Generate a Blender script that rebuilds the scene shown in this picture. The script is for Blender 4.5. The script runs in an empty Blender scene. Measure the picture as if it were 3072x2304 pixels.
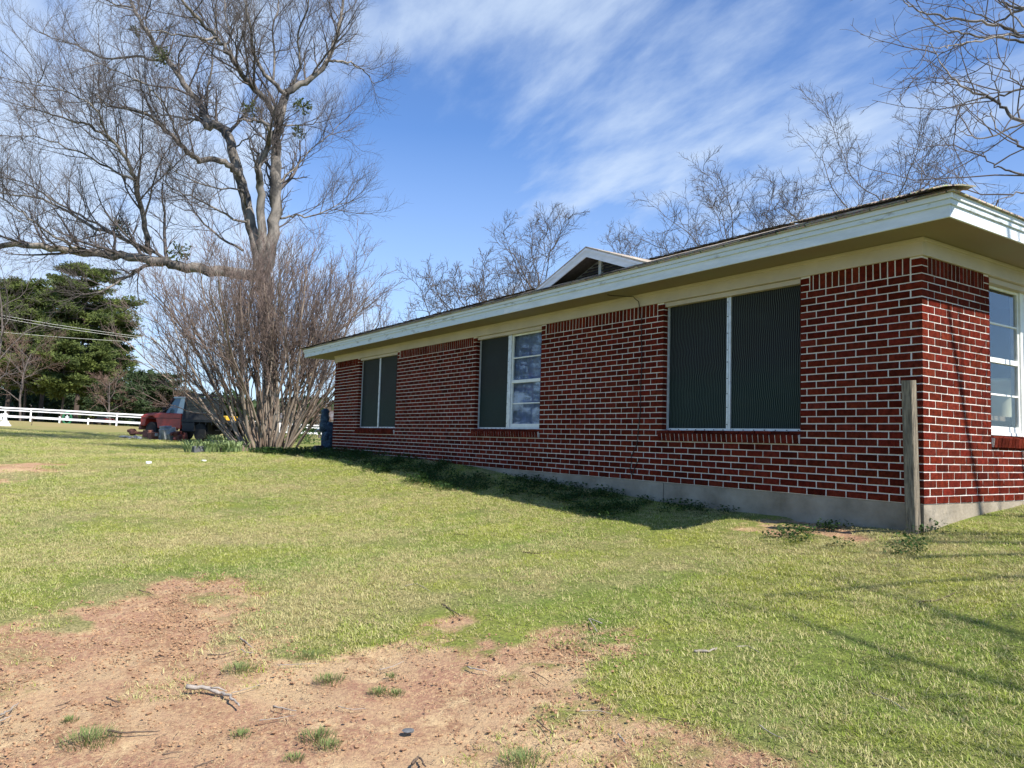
import bpy, math, random
import numpy as np
from mathutils import Vector, Matrix, noise
PI=math.pi; R_=math.radians
sc=bpy.context.scene; COL=sc.collection
# ------------------------------------------------------------------ camera
EYE=np.array([3.4039,-6.4599,0.4357]); YAW,PITCH,ROLL,FPX=.5909,.0734,.0295,2292.64
_f=np.array([-math.cos(YAW)*math.cos(PITCH),math.sin(YAW)*math.cos(PITCH),math.sin(PITCH)])
_r=np.cross(_f,[0,0,1]);_r/=np.linalg.norm(_r);_u=np.cross(_r,_f)
_r,_u=math.cos(ROLL)*_r+math.sin(ROLL)*_u,-math.sin(ROLL)*_r+math.cos(ROLL)*_u
cam=bpy.data.cameras.new('camera');co=bpy.data.objects.new('camera',cam);COL.objects.link(co)
cam.sensor_width=36;cam.lens=FPX*36/3072;cam.clip_start=.05;cam.clip_end=3000
co.matrix_world=Matrix(((_r[0],_u[0],-_f[0],EYE[0]),(_r[1],_u[1],-_f[1],EYE[1]),(_r[2],_u[2],-_f[2],EYE[2]),(0,0,0,1)))
sc.camera=co
def ray(x,y): return _f+_r*(x-1536)/FPX-_u*(y-1152)/FPX
def at(x,y,d): return EYE+ray(x,y)*d
def pl(x,y,ax,v):
    d=ray(x,y);return EYE+d*(v-EYE[ax])/d[ax]
# ------------------------------------------------------------------ sun, sky, exposure
SUN=Vector((.889,.15,1.0)).normalized(); ELEV=math.asin(SUN.z)
sl=bpy.data.lights.new('sun','SUN');so=bpy.data.objects.new('sun',sl);COL.objects.link(so)
sl.energy=5.0;sl.angle=R_(.53);sl.color=(1,.945,.86);so.rotation_euler=(-SUN).to_track_quat('-Z','Y').to_euler()
sc.view_settings.view_transform='Standard';sc.view_settings.look='None';sc.view_settings.exposure=.70;sc.view_settings.gamma=1
w=bpy.data.worlds.new('World');sc.world=w;w.use_nodes=True;nt=w.node_tree;N=nt.nodes;Lk=nt.links;N.clear()
def nd(tree,t,**k):
    n=tree.nodes.new(t)
    for a,b in k.items(): setattr(n,a,b)
    return n
def mth(tree,op,a,b=None,c=None,clamp=False):
    n=tree.nodes.new('ShaderNodeMath');n.operation=op;n.use_clamp=clamp
    for i,v in enumerate((a,b,c)):
        if v is None: continue
        if isinstance(v,(int,float)): n.inputs[i].default_value=v
        else: tree.links.new(v,n.inputs[i])
    return n.outputs[0]
sky=nd(nt,'ShaderNodeTexSky',sky_type='NISHITA',sun_disc=False);sky.sun_elevation=ELEV
sky.sun_rotation=math.atan2(SUN.x,SUN.y);sky.air_density=1.0;sky.dust_density=.35;sky.ozone_density=3.0
tc=nd(nt,'ShaderNodeTexCoord');sep=nd(nt,'ShaderNodeSeparateXYZ');Lk.new(tc.outputs['Generated'],sep.inputs[0])
den=mth(nt,'MAXIMUM',mth(nt,'ADD',sep.outputs[2],.22),.05)
cb=nd(nt,'ShaderNodeCombineXYZ');Lk.new(mth(nt,'DIVIDE',sep.outputs[0],den),cb.inputs[0]);Lk.new(mth(nt,'DIVIDE',sep.outputs[1],den),cb.inputs[1])
mp=nd(nt,'ShaderNodeMapping');Lk.new(cb.outputs[0],mp.inputs[0]);mp.inputs['Rotation'].default_value=(0,0,R_(35));mp.inputs['Scale'].default_value=(.9,2.1,1);mp.inputs['Location'].default_value=(.35,1.9,0)
n1=nd(nt,'ShaderNodeTexNoise');n1.inputs['Scale'].default_value=1.55;n1.inputs['Detail'].default_value=7;n1.inputs['Roughness'].default_value=.52;n1.inputs['Distortion'].default_value=.7;Lk.new(mp.outputs[0],n1.inputs['Vector'])
n2=nd(nt,'ShaderNodeTexNoise');n2.inputs['Scale'].default_value=4.6;n2.inputs['Detail'].default_value=6;n2.inputs['Roughness'].default_value=.6;Lk.new(mp.outputs[0],n2.inputs['Vector'])
cov=mth(nt,'ADD',mth(nt,'MULTIPLY',n1.outputs['Fac'],.62),mth(nt,'MULTIPLY',n2.outputs['Fac'],.38))
def blob(px,py,rad,amt,prev):
    d=ray(px,py);d/=np.linalg.norm(d)
    v=nd(nt,'ShaderNodeVectorMath',operation='DOT_PRODUCT');Lk.new(tc.outputs['Generated'],v.inputs[0]);v.inputs[1].default_value=tuple(d)
    mr=nd(nt,'ShaderNodeMapRange');mr.interpolation_type='SMOOTHSTEP';mr.inputs[1].default_value=math.cos(R_(rad));mr.inputs[2].default_value=1;mr.inputs[3].default_value=0;mr.inputs[4].default_value=amt
    Lk.new(v.outputs['Value'],mr.inputs[0]);return mth(nt,'ADD',prev,mr.outputs[0])
for b in [(60,300,22,.14),(250,1000,26,.14),(1500,80,15,.10),(2350,560,16,.09),(1330,440,12,-.13),(1200,640,11,-.08),(2500,60,14,-.03),(1800,780,14,.06),(1150,930,10,.08)]: cov=blob(*b,cov)
rp=nd(nt,'ShaderNodeValToRGB');Lk.new(cov,rp.inputs[0]);rp.color_ramp.elements[0].position=.42;rp.color_ramp.elements[1].position=.78
rp.color_ramp.elements[0].color=(0,0,0,1);rp.color_ramp.elements[1].color=(1,1,1,1);rp.color_ramp.interpolation='EASE'
hz=nd(nt,'ShaderNodeMapRange');hz.inputs[1].default_value=.0;hz.inputs[2].default_value=.38;hz.inputs[3].default_value=.62;hz.inputs[4].default_value=0;Lk.new(sep.outputs[2],hz.inputs[0])
fdv=nd(nt,'ShaderNodeVectorMath',operation='DOT_PRODUCT');Lk.new(tc.outputs['Generated'],fdv.inputs[0]);fdv.inputs[1].default_value=(-.83,.56,0)
fdm=nd(nt,'ShaderNodeMapRange');fdm.interpolation_type='SMOOTHSTEP';fdm.inputs[1].default_value=-.15;fdm.inputs[2].default_value=.38;fdm.inputs[3].default_value=.12;fdm.inputs[4].default_value=1;Lk.new(fdv.outputs['Value'],fdm.inputs[0])
cf=mth(nt,'MULTIPLY',mth(nt,'MAXIMUM',mth(nt,'MULTIPLY',rp.outputs[0],.82),hz.outputs[0]),fdm.outputs[0])
tint=nd(nt,'ShaderNodeMix',data_type='RGBA',blend_type='MULTIPLY');tint.inputs[0].default_value=1;Lk.new(sky.outputs[0],tint.inputs[6]);tint.inputs[7].default_value=(1.25,1.58,2.05,1)
mx=nd(nt,'ShaderNodeMix',data_type='RGBA');Lk.new(cf,mx.inputs[0]);Lk.new(tint.outputs[2],mx.inputs[6]);mx.inputs[7].default_value=(7.2,8.6,10.6,1)
bg=nd(nt,'ShaderNodeBackground');Lk.new(mx.outputs[2],bg.inputs[0]);bg.inputs[1].default_value=.062
wo=nd(nt,'ShaderNodeOutputWorld');Lk.new(bg.outputs[0],wo.inputs[0])
# ------------------------------------------------------------------ materials
MATS={}
def mat(name,col,rough=.7,var=.0,scale=6,bump=0,bscale=40,metal=0,spec=.4,attr=None,col2=None,trans=0,stretch=(1,1,1),coord='Object',lo=.35,hi=.65):
    m=bpy.data.materials.new(name);m.use_nodes=True;t=m.node_tree;p=t.nodes['Principled BSDF']
    p.inputs['Roughness'].default_value=rough;p.inputs['Metallic'].default_value=metal;p.inputs['Specular IOR Level'].default_value=spec
    p.inputs['Base Color'].default_value=(*col,1);m.diffuse_color=(*col,1)
    tcn=nd(t,'ShaderNodeTexCoord');mpn=nd(t,'ShaderNodeMapping');mpn.inputs['Scale'].default_value=stretch;t.links.new(tcn.outputs[coord],mpn.inputs[0])
    c=None
    if col2 is not None or var:
        n=nd(t,'ShaderNodeTexNoise');n.inputs['Scale'].default_value=scale;n.inputs['Detail'].default_value=6;n.inputs['Roughness'].default_value=.62;t.links.new(mpn.outputs[0],n.inputs['Vector'])
        r=nd(t,'ShaderNodeMapRange');r.inputs[1].default_value=lo;r.inputs[2].default_value=hi;t.links.new(n.outputs['Fac'],r.inputs[0])
        x=nd(t,'ShaderNodeMix',data_type='RGBA');t.links.new(r.outputs[0],x.inputs[0]);x.inputs[6].default_value=(*[a*(1-var) for a in col],1)
        x.inputs[7].default_value=(*(col2 if col2 is not None else [min(1,a*(1+var)) for a in col]),1);c=x.outputs[2]
    if attr:
        a=nd(t,'ShaderNodeAttribute',attribute_name=attr);y=nd(t,'ShaderNodeMix',data_type='RGBA',blend_type='MULTIPLY');y.inputs[0].default_value=1
        if c is None: y.inputs[6].default_value=(*col,1)
        else: t.links.new(c,y.inputs[6])
        t.links.new(a.outputs['Color'],y.inputs[7]);c=y.outputs[2]
    if c is not None: t.links.new(c,p.inputs['Base Color'])
    if bump:
        n=nd(t,'ShaderNodeTexNoise');n.inputs['Scale'].default_value=bscale;n.inputs['Detail'].default_value=5;t.links.new(mpn.outputs[0],n.inputs['Vector'])
        b=nd(t,'ShaderNodeBump');b.inputs['Strength'].default_value=min(1,bump);b.inputs['Distance'].default_value=.01;t.links.new(n.outputs['Fac'],b.inputs['Height']);t.links.new(b.outputs[0],p.inputs['Normal'])
    if trans:
        tr=nd(t,'ShaderNodeBsdfTranslucent');ms=nd(t,'ShaderNodeMixShader');ms.inputs[0].default_value=trans
        if c is not None: t.links.new(c,tr.inputs[0])
        else: tr.inputs[0].default_value=(*col,1)
        t.links.new(p.outputs[0],ms.inputs[1]);t.links.new(tr.outputs[0],ms.inputs[2]);t.links.new(ms.outputs[0],t.nodes['Material Output'].inputs[0])
    MATS[name]=m;return m
M=MATS
mat('brick',(.112,.0175,.0095),.9,.35,22,.7,90,attr='tint',spec=.04)
mat('mortar',(.76,.70,.63),.9,.0,1.6,.6,60,col2=(.55,.48,.42),spec=.05,lo=.5,hi=.72)
mat('concrete',(.36,.31,.24),.9,.0,1.7,.7,30,col2=(.17,.14,.10),lo=.38,hi=.7,spec=.2)
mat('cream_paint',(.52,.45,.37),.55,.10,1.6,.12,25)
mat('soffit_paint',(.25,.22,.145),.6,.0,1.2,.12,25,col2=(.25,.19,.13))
mat('white_paint',(.74,.77,.80),.5,.0,2.5,.2,18,col2=(.60,.64,.66),stretch=(1,1,5))
mat('peeling_paint',(.62,.68,.72),.6,.0,7,.3,20,col2=(.30,.31,.30),stretch=(.7,.7,2),lo=.56,hi=.70)
mat('aluminium',(.60,.62,.63),.4,.15,14,.1,30,metal=.35)
mat('white_frame',(.78,.78,.74),.45,.08,9,.1,30)
mat('screw',(.06,.05,.04),.6)
mat('dark_wood',(.10,.085,.07),.8,.3,9,.3,30)
mat('grey_siding',(.24,.26,.28),.7,.2,9)
mat('louvre',(.055,.05,.07),.7,.3,9)
mat('weathered_wood',(.30,.25,.18),.85,.0,7,1,24,col2=(.10,.085,.065),stretch=(9,9,.7))
mat('timber',(.30,.22,.15),.85,.3,6,.6,20,col2=(.17,.13,.10),stretch=(1,1,4))
mat('grey_block',(.11,.115,.12),.9,.2,12,.4,30)
mat('black_wire',(.015,.012,.012),.5)
mat('interior',(.10,.09,.085),.9)
mat('blue_curtain',(.16,.20,.36),.9,.25,8)
mat('light_curtain',(.55,.52,.46),.9,.15,8)
mat('planter_white',(.72,.70,.55),.5,.05,8)
mat('bark',(.25,.22,.19),.9,.0,2.6,1,9,col2=(.06,.055,.05),stretch=(1,1,.5),lo=.42,hi=.58)
mat('bark_dark',(.12,.10,.09),.9,.3,3,.6,14)
mat('twig_grey',(.105,.088,.082),.9,.25,1.5)
mat('myrtle_bark',(.34,.28,.22),.75,.0,3.5,.3,20,col2=(.12,.08,.06),stretch=(1,1,.3))
mat('myrtle_twig',(.17,.125,.105),.85,.25,1.5)
mat('twig_dark',(.085,.072,.066),.9,.25,1.5)
mat('red_twig',(.20,.13,.10),.9,.25,1)
mat('pine_bark',(.10,.075,.06),.95,.3,2)
mat('pine_needles',(.15,.185,.045),.8,.0,.35,col2=(.06,.085,.03),spec=.2,trans=.25)
mat('cedar_leaves',(.045,.07,.028),.8,.3,.6,spec=.2,trans=.15)
mat('mistletoe',(.10,.13,.035),.8,.3,5,trans=.3)
mat('leaf_weed',(.045,.095,.02),.7,.35,5,spec=.3,trans=.35)
mat('iris_leaf',(.24,.31,.13),.6,.3,4,spec=.35,trans=.35)
mat('fence_white',(.80,.80,.80),.5,.05,4)
mat('stick_wood',(.30,.26,.22),.9,.3,20,.4,60)
mat('stick_dark',(.10,.07,.05),.9,.3,20,.4,60)
mat('statue_stone',(.72,.72,.70),.8,.12,6)
mat('blue_glaze',(.012,.030,.055),.75,.0,14,.8,14,col2=(.045,.085,.12),lo=.45,hi=.6)
mat('black_plastic',(.02,.02,.03),.5)
mat('truck_red',(.60,.06,.035),.42,.0,2.4,.05,20,col2=(.36,.035,.022),spec=.5)
mat('truck_dark_red',(.09,.022,.018),.6,.3,4)
mat('truck_pale',(.62,.66,.62),.5,.1,4)
mat('flatbed_black',(.016,.017,.018),.6,.3,5)
mat('rubber',(.018,.018,.018),.85,.2,9)
mat('rim_steel',(.22,.21,.20),.6,.3,9,metal=.3)
mat('engine_grey',(.36,.38,.38),.5,.0,6,.5,12,col2=(.15,.15,.15),metal=.2)
mat('rust',(.24,.10,.065),.85,.4,6,.5,12)
mat('glass_car',(.10,.14,.15),.12,.2,3,spec=.8)
mat('yellow_paint',(.60,.36,.03),.5,.1,3)
mat('green_wreath',(.02,.13,.06),.8,.3,9)
mat('purple',(.10,.07,.14),.8)
mat('pole_wood',(.13,.10,.08),.9,.3,2)
mat('wire_line',(.55,.55,.5),.5)
mat('car_red',(.16,.02,.025),.35,spec=.6)
mat('car_white',(.55,.62,.62),.4)
mat('shed_blue',(.10,.16,.25),.7,.1,2)
mat('house_pale',(.48,.48,.45),.7,.1,2)
mat('roof_grey',(.14,.13,.13),.9,.1,2)
mat('paper',(.85,.86,.88),.6)  # white plastic of the tub and the lid
def glassmat():
    m=bpy.data.materials.new('window_glass');m.use_nodes=True;t=m.node_tree;t.nodes.clear()
    o=nd(t,'ShaderNodeOutputMaterial');ms=nd(t,'ShaderNodeMixShader');g=nd(t,'ShaderNodeBsdfGlossy');g.inputs['Roughness'].default_value=.015;g.inputs[0].default_value=(.85,.9,.95,1)
    tr=nd(t,'ShaderNodeBsdfTransparent');tr.inputs[0].default_value=(.95,.97,.96,1);fr=nd(t,'ShaderNodeLayerWeight');fr.inputs[0].default_value=.5
    n=nd(t,'ShaderNodeTexNoise');n.inputs['Scale'].default_value=1.3;b=nd(t,'ShaderNodeBump');b.inputs['Strength'].default_value=.12;b.inputs['Distance'].default_value=.02
    t.links.new(n.outputs['Fac'],b.inputs['Height']);t.links.new(b.outputs[0],g.inputs['Normal'])
    t.links.new(mth(t,'ADD',mth(t,'MULTIPLY',mth(t,'POWER',fr.outputs['Facing'],4.),.5),.06),ms.inputs[0]);t.links.new(tr.outputs[0],ms.inputs[1]);t.links.new(g.outputs[0],ms.inputs[2]);t.links.new(ms.outputs[0],o.inputs[0]);M['glass']=m
glassmat()
def screenmat():
    # ribbed solar screen: fine wavy vertical ribs, dusty, green reflection painted into lower part
    m=bpy.data.materials.new('ribbed_screen');m.use_nodes=True;t=m.node_tree;p=t.nodes['Principled BSDF']
    tcn=nd(t,'ShaderNodeTexCoord');s=nd(t,'ShaderNodeSeparateXYZ');t.links.new(tcn.outputs['Object'],s.inputs[0])
    n=nd(t,'ShaderNodeTexNoise');n.inputs['Scale'].default_value=2.2;n.inputs['Detail'].default_value=2;mpn=nd(t,'ShaderNodeMapping');mpn.inputs['Scale'].default_value=(1,1,1.6);t.links.new(tcn.outputs['Object'],mpn.inputs[0]);t.links.new(mpn.outputs[0],n.inputs['Vector'])
    ph=mth(t,'MULTIPLY',mth(t,'ADD',s.outputs[0],mth(t,'MULTIPLY',n.outputs['Fac'],.075)),2*PI/.0235)
    st=mth(t,'POWER',mth(t,'ADD',mth(t,'MULTIPLY',mth(t,'SINE',ph),.5),.5),5)
    n3=nd(t,'ShaderNodeTexNoise');n3.inputs['Scale'].default_value=2.6;n3.inputs['Detail'].default_value=7;n3.inputs['Roughness'].default_value=.7;t.links.new(tcn.outputs['Object'],n3.inputs['Vector'])
    gr=nd(t,'ShaderNodeMapRange');gr.interpolation_type='SMOOTHSTEP';gr.inputs[1].default_value=1.62;gr.inputs[2].default_value=1.18;t.links.new(mth(t,'ADD',s.outputs[2],mth(t,'MULTIPLY',n3.outputs['Fac'],.35)),gr.inputs[0])
    a=nd(t,'ShaderNodeMix',data_type='RGBA');t.links.new(gr.outputs[0],a.inputs[0]);a.inputs[6].default_value=(.010,.009,.010,1);a.inputs[7].default_value=(.006,.015,.012,1)  # dark above, reflected green put into the colour below
    c=nd(t,'ShaderNodeMix',data_type='RGBA');t.links.new(mth(t,'MULTIPLY',st,.6),c.inputs[0]);t.links.new(a.outputs[2],c.inputs[6]);c.inputs[7].default_value=(.12,.15,.135,1)
    d=nd(t,'ShaderNodeMapRange');d.inputs[1].default_value=.52;d.inputs[2].default_value=.78;d.inputs[4].default_value=.28;t.links.new(n3.outputs['Fac'],d.inputs[0])
    e=nd(t,'ShaderNodeMix',data_type='RGBA');t.links.new(d.outputs[0],e.inputs[0]);t.links.new(c.outputs[2],e.inputs[6]);e.inputs[7].default_value=(.045,.06,.052,1)
    t.links.new(e.outputs[2],p.inputs['Base Color']);p.inputs['Roughness'].default_value=.6;p.inputs['Specular IOR Level'].default_value=.1;M['screen']=m
screenmat()
def shinglemat():
    m=bpy.data.materials.new('shingles');m.use_nodes=True;t=m.node_tree;p=t.nodes['Principled BSDF']
    tcn=nd(t,'ShaderNodeTexCoord');bt=nd(t,'ShaderNodeTexBrick');bt.inputs['Scale'].default_value=1;bt.inputs['Brick Width'].default_value=.31;bt.inputs['Row Height'].default_value=.135;bt.inputs['Mortar Size'].default_value=.006
    bt.inputs['Color1'].default_value=(.50,.43,.33,1);bt.inputs['Color2'].default_value=(.30,.25,.20,1);bt.inputs['Mortar'].default_value=(.05,.045,.04,1);t.links.new(tcn.outputs['Object'],bt.inputs['Vector'])
    n=nd(t,'ShaderNodeTexNoise');n.inputs['Scale'].default_value=60;t.links.new(tcn.outputs['Object'],n.inputs['Vector'])
    x=nd(t,'ShaderNodeMix',data_type='RGBA',blend_type='OVERLAY');x.inputs[0].default_value=.7;t.links.new(bt.outputs[0],x.inputs[6]);t.links.new(n.outputs['Color'],x.inputs[7]);t.links.new(x.outputs[2],p.inputs['Base Color'])
    p.inputs['Roughness'].default_value=.95;b=nd(t,'ShaderNodeBump');b.inputs['Distance'].default_value=.01;b.inputs['Strength'].default_value=.8;t.links.new(n.outputs['Fac'],b.inputs['Height']);t.links.new(b.outputs[0],p.inputs['Normal']);M['shingles']=m
shinglemat()
# ------------------------------------------------------------------ helpers
class MB:
    def __init__(s): s.v=[];s.f=[];s.n=0;s.fa=[]
    def add(s,v,f,a=None):
        v=np.asarray(v,float).reshape(-1,3);s.v.append(v)
        for q in f: s.f.append([i+s.n for i in q])
        if a is not None: s.fa+= [a]*len(f)
        s.n+=len(v)
    def box(s,lo,hi,jit=0,rng=None,a=None):
        x0,y0,z0=lo;x1,y1,z1=hi
        v=np.array([(x0,y0,z0),(x1,y0,z0),(x1,y1,z0),(x0,y1,z0),(x0,y0,z1),(x1,y0,z1),(x1,y1,z1),(x0,y1,z1)],float)
        if jit: v+=rng.uniform(-jit,jit,(8,3))
        s.add(v,[(0,3,2,1),(4,5,6,7),(0,1,5,4),(1,2,6,5),(2,3,7,6),(3,0,4,7)],a);return s
    def obox(s,c,size,rot=None):
        h=np.array(size)/2;v=np.array([(x,y,z) for z in(-1,1) for (x,y) in((-1,-1),(1,-1),(1,1),(-1,1))],float)*h
        if rot is not None: v=v@np.array(rot if isinstance(rot,Matrix) else rot.to_matrix()).T
        s.add(v+np.array(c),[(0,3,2,1),(4,5,6,7),(0,1,5,4),(1,2,6,5),(2,3,7,6),(3,0,4,7)]);return s
    def beam(s,a,b,w,h,up=(0,0,1)):
        a=Vector(a);b=Vector(b);d=(b-a);L=d.length;d.normalize();x=d.cross(Vector(up)).normalized();u=x.cross(d)
        v=[]
        for p in(a,b):
            for (i,j) in((-1,-1),(1,-1),(1,1),(-1,1)): v.append(p+x*i*w/2+u*j*h/2)
        s.add(v,[(0,3,2,1),(4,5,6,7),(0,1,5,4),(1,2,6,5),(2,3,7,6),(3,0,4,7)]);return s
    def tube(s,pts,rad,n=6,cap=True):
        pts=np.asarray(pts,float);m=len(pts)
        if np.isscalar(rad): rad=[rad]*m
        d=np.gradient(pts,axis=0);d/=np.linalg.norm(d,axis=1)[:,None]+1e-9
        ref=np.array([0,0,1.]) if abs(d[0][2])<.9 else np.array([1.,0,0])
        x=np.cross(d,ref);x/=np.linalg.norm(x,axis=1)[:,None]+1e-9;y=np.cross(d,x)
        an=np.arange(n)*2*PI/n
        V=pts[:,None,:]+np.asarray(rad)[:,None,None]*(np.cos(an)[None,:,None]*x[:,None,:]+np.sin(an)[None,:,None]*y[:,None,:])
        F=[(i*n+k,i*n+(k+1)%n,(i+1)*n+(k+1)%n,(i+1)*n+k) for i in range(m-1) for k in range(n)]
        if cap: F+= [tuple(range(n))[::-1],tuple((m-1)*n+k for k in range(n))]
        s.add(V,F);return s
    def prism(s,poly,axis,a,b):
        # poly in the two other axes (ordered), extruded along axis from a to b
        o=[i for i in range(3) if i!=axis];n=len(poly);V=np.zeros((2*n,3))
        for k,(p,q) in enumerate(poly):
            for j,t in enumerate((a,b)): V[k+j*n,o[0]]=p;V[k+j*n,o[1]]=q;V[k+j*n,axis]=t
        s.add(V,[tuple(range(n)),tuple(range(n,2*n))[::-1]]+[(k,k+n,(k+1)%n+n,(k+1)%n) for k in range(n)]);return s
    def lathe(s,prof,c=(0,0,0),n=24,axis=2,jit=0,rng=None):
        o=[i for i in range(3) if i!=axis];m=len(prof);V=np.zeros((m*n,3))
        for i,(r,z) in enumerate(prof):
            for k in range(n):
                rr=r*(1+(rng.uniform(-jit,jit) if jit else 0))
                V[i*n+k,o[0]]=rr*math.cos(2*PI*k/n);V[i*n+k,o[1]]=rr*math.sin(2*PI*k/n);V[i*n+k,axis]=z
        V+=np.array(c);s.add(V,[(i*n+k,i*n+(k+1)%n,(i+1)*n+(k+1)%n,(i+1)*n+k) for i in range(m-1) for k in range(n)]+[tuple(range(n))[::-1],tuple((m-1)*n+k for k in range(n))]);return s
    def build(s,name,m,parent=None,smooth=False,bevel=0):
        me=bpy.data.meshes.new(name)
        if s.v: me.from_pydata(np.concatenate(s.v).tolist(),[],s.f)
        me.update();me.materials.append(M[m] if isinstance(m,str) else m)
        if s.fa:
            at_=me.attributes.new('tint','FLOAT_COLOR','FACE');at_.data.foreach_set('color',np.array([(*a,1) for a in s.fa],np.float32).ravel())
        if smooth: me.polygons.foreach_set('use_smooth',[True]*len(me.polygons))
        o=bpy.data.objects.new(name,me);COL.objects.link(o)
        if parent is not None: o.parent=parent
        if bevel:
            b=o.modifiers.new('bevel','BEVEL');b.width=bevel;b.segments=2;b.limit_method='ANGLE';b.angle_limit=R_(40)
        return o
def tag(o,label=None,cat=None,group=None,kind=None):
    if label: o['label']=label
    if cat: o['category']=cat
    if group: o['group']=group
    if kind: o['kind']=kind
    return o
def empty(name,loc=(0,0,0),rz=0,**k):
    o=bpy.data.objects.new(name,None);COL.objects.link(o);o.location=loc;o.rotation_euler=(0,0,rz);o.empty_display_size=.2;return tag(o,**k)
def copytree(o,loc,rz=0,scale=1,**k):
    c=o.copy();COL.objects.link(c);c.location=loc;c.rotation_euler=(0,0,rz);c.scale=(scale,)*3
    for ch in o.children:
        d=ch.copy();COL.objects.link(d);d.parent=c
    return tag(c,**k)
def tris_obj(name,V,m,parent=None,k=3):
    V=np.asarray(V,np.float32).reshape(-1,3);n=len(V)//k;me=bpy.data.meshes.new(name)
    me.vertices.add(len(V));me.vertices.foreach_set('co',V.ravel());me.loops.add(len(V));me.loops.foreach_set('vertex_index',np.arange(len(V),dtype=np.int32))
    me.polygons.add(n);me.polygons.foreach_set('loop_start',np.arange(0,n*k,k,dtype=np.int32));me.polygons.foreach_set('loop_total',np.full(n,k,np.int32));me.update(calc_edges=True)
    me.materials.append(M[m]);o=bpy.data.objects.new(name,me);COL.objects.link(o)
    if parent is not None:o.parent=parent
    return o
# ------------------------------------------------------------------ terrain
_FR=at(895,1310,75)
CP=[(0,0,-.225),(-1.2,0,-.232),(-3,0,-.235),(-4.1,0,-.165),(-5.6,0,-.127),(-7.1,0,-.0),(-9,0,.05),(-11.5,0,.06),(-13.6,0,.06),
(0,-.95,-.40),(-2,-.95,-.385),(-4.5,-.95,-.36),(-6.8,-.95,-.30),(-9,-.9,-.215),(-13.6,-.9,-.08),(-17,-1,-.1),(-18,-.4,-.09),(-15,-2.6,-.17),(-18,2.5,-.05),
(-31,0,0.0),(-33,-6,.07),(-30,7,-.05),(-50,0,.27),(-75,2,.66),(-80,-4.4,.86),(-87,-14,1.0),tuple(_FR),(-74,12,.45),
(3.4,-6.5,-1.06),(1,-4.5,-.87),(0,-7,-1.04),(6,-9,-1.25),(-3,-4,-.68),(-3,-8,-.95),(-8,-4,-.50),(-8,-10,-.78),(-15,-8,-.42),(-25,-10,-.08),
(2,-1,-.44),(3,-3,-.72),(4,1,-.22),(1.5,1.8,-.12),(0,1.82,-.04),(0,6,.05),(6,5,-.1),(8,-3,-.7),
(-7,9.5,.05),(-15,5,.06),(-22,9,.02),(-38,14,.15),(20,20,.1),(18,-15,-1.3),(-60,-40,.9),(-60,40,.3),(-5,-30,-1.2),(-30,-30,.1),(-95,0,.8),(-95,-30,1.0),(-95,30,.5)]
_P=np.array(CP);_n=len(_P)
def _U(r): return np.where(r>1e-9,r*r*np.log(r+1e-12),0)
_K=_U(np.linalg.norm(_P[:,None,:2]-_P[None,:,:2],axis=2))+np.eye(_n)*.6;_Q=np.c_[np.ones(_n),_P[:,:2]]
_W=np.linalg.solve(np.block([[_K,_Q],[_Q.T,np.zeros((3,3))]]),np.r_[_P[:,2],0,0,0])
def _vn(x,y,s,seed):
    # smooth value noise, numpy
    x=x/s;y=y/s;xi=np.floor(x).astype(int);yi=np.floor(y).astype(int);xf=x-xi;yf=y-yi
    def h(a,b):
        n=(a*374761393+b*668265263+seed*1442695041)&0x7fffffff;n=(n^(n>>13))*1274126177&0x7fffffff;return ((n^(n>>16))&0xffff)/65535.
    u=xf*xf*(3-2*xf);v=yf*yf*(3-2*yf)
    return (h(xi,yi)*(1-u)+h(xi+1,yi)*u)*(1-v)+(h(xi,yi+1)*(1-u)+h(xi+1,yi+1)*u)*v
def fbm(x,y,s,seed,o=4): return sum(_vn(x,y,s/2**i,seed+i)*.5**i for i in range(o))/sum(.5**i for i in range(o))
def Z0(x,y):
    x=np.atleast_1d(np.asarray(x,float));y=np.atleast_1d(np.asarray(y,float));cx=np.clip(x,-96,20);cy=np.clip(y,-40,40);sh=cx.shape
    cx=cx.ravel();cy=cy.ravel();out=np.empty(len(cx))
    for i in range(0,len(cx),20000):
        a=cx[i:i+20000];b=cy[i:i+20000]
        out[i:i+20000]=_U(np.hypot(a[:,None]-_P[None,:,0],b[:,None]-_P[None,:,1]))@_W[:_n]+_W[_n]+_W[_n+1]*a+_W[_n+2]*b
    return out.reshape(sh)
def pip(px,py,poly):
    inside=np.zeros(px.shape,bool);n=len(poly)
    for i in range(n):
        x0,y0=poly[i];x1,y1=poly[(i+1)%n]
        c=((y0>py)!=(y1>py))&(px<(x1-x0)*(py-y0)/(y1-y0+1e-12)+x0);inside^=c
    return inside
def gp0(px,py,zf=Z0):
    d=ray(px,py);t=np.concatenate([np.arange(1.5,30,.02),np.arange(30,160,.1)]);P=EYE+t[:,None]*d
    g=P[:,2]-zf(P[:,0],P[:,1]);k=np.argmax(g<0);return P[k] if g[k]<0 else P[-1]
K=3072/2212
def gpoly(pts): return [tuple(gp0(x*K,y*K)[:2]) for x,y in pts]
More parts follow.
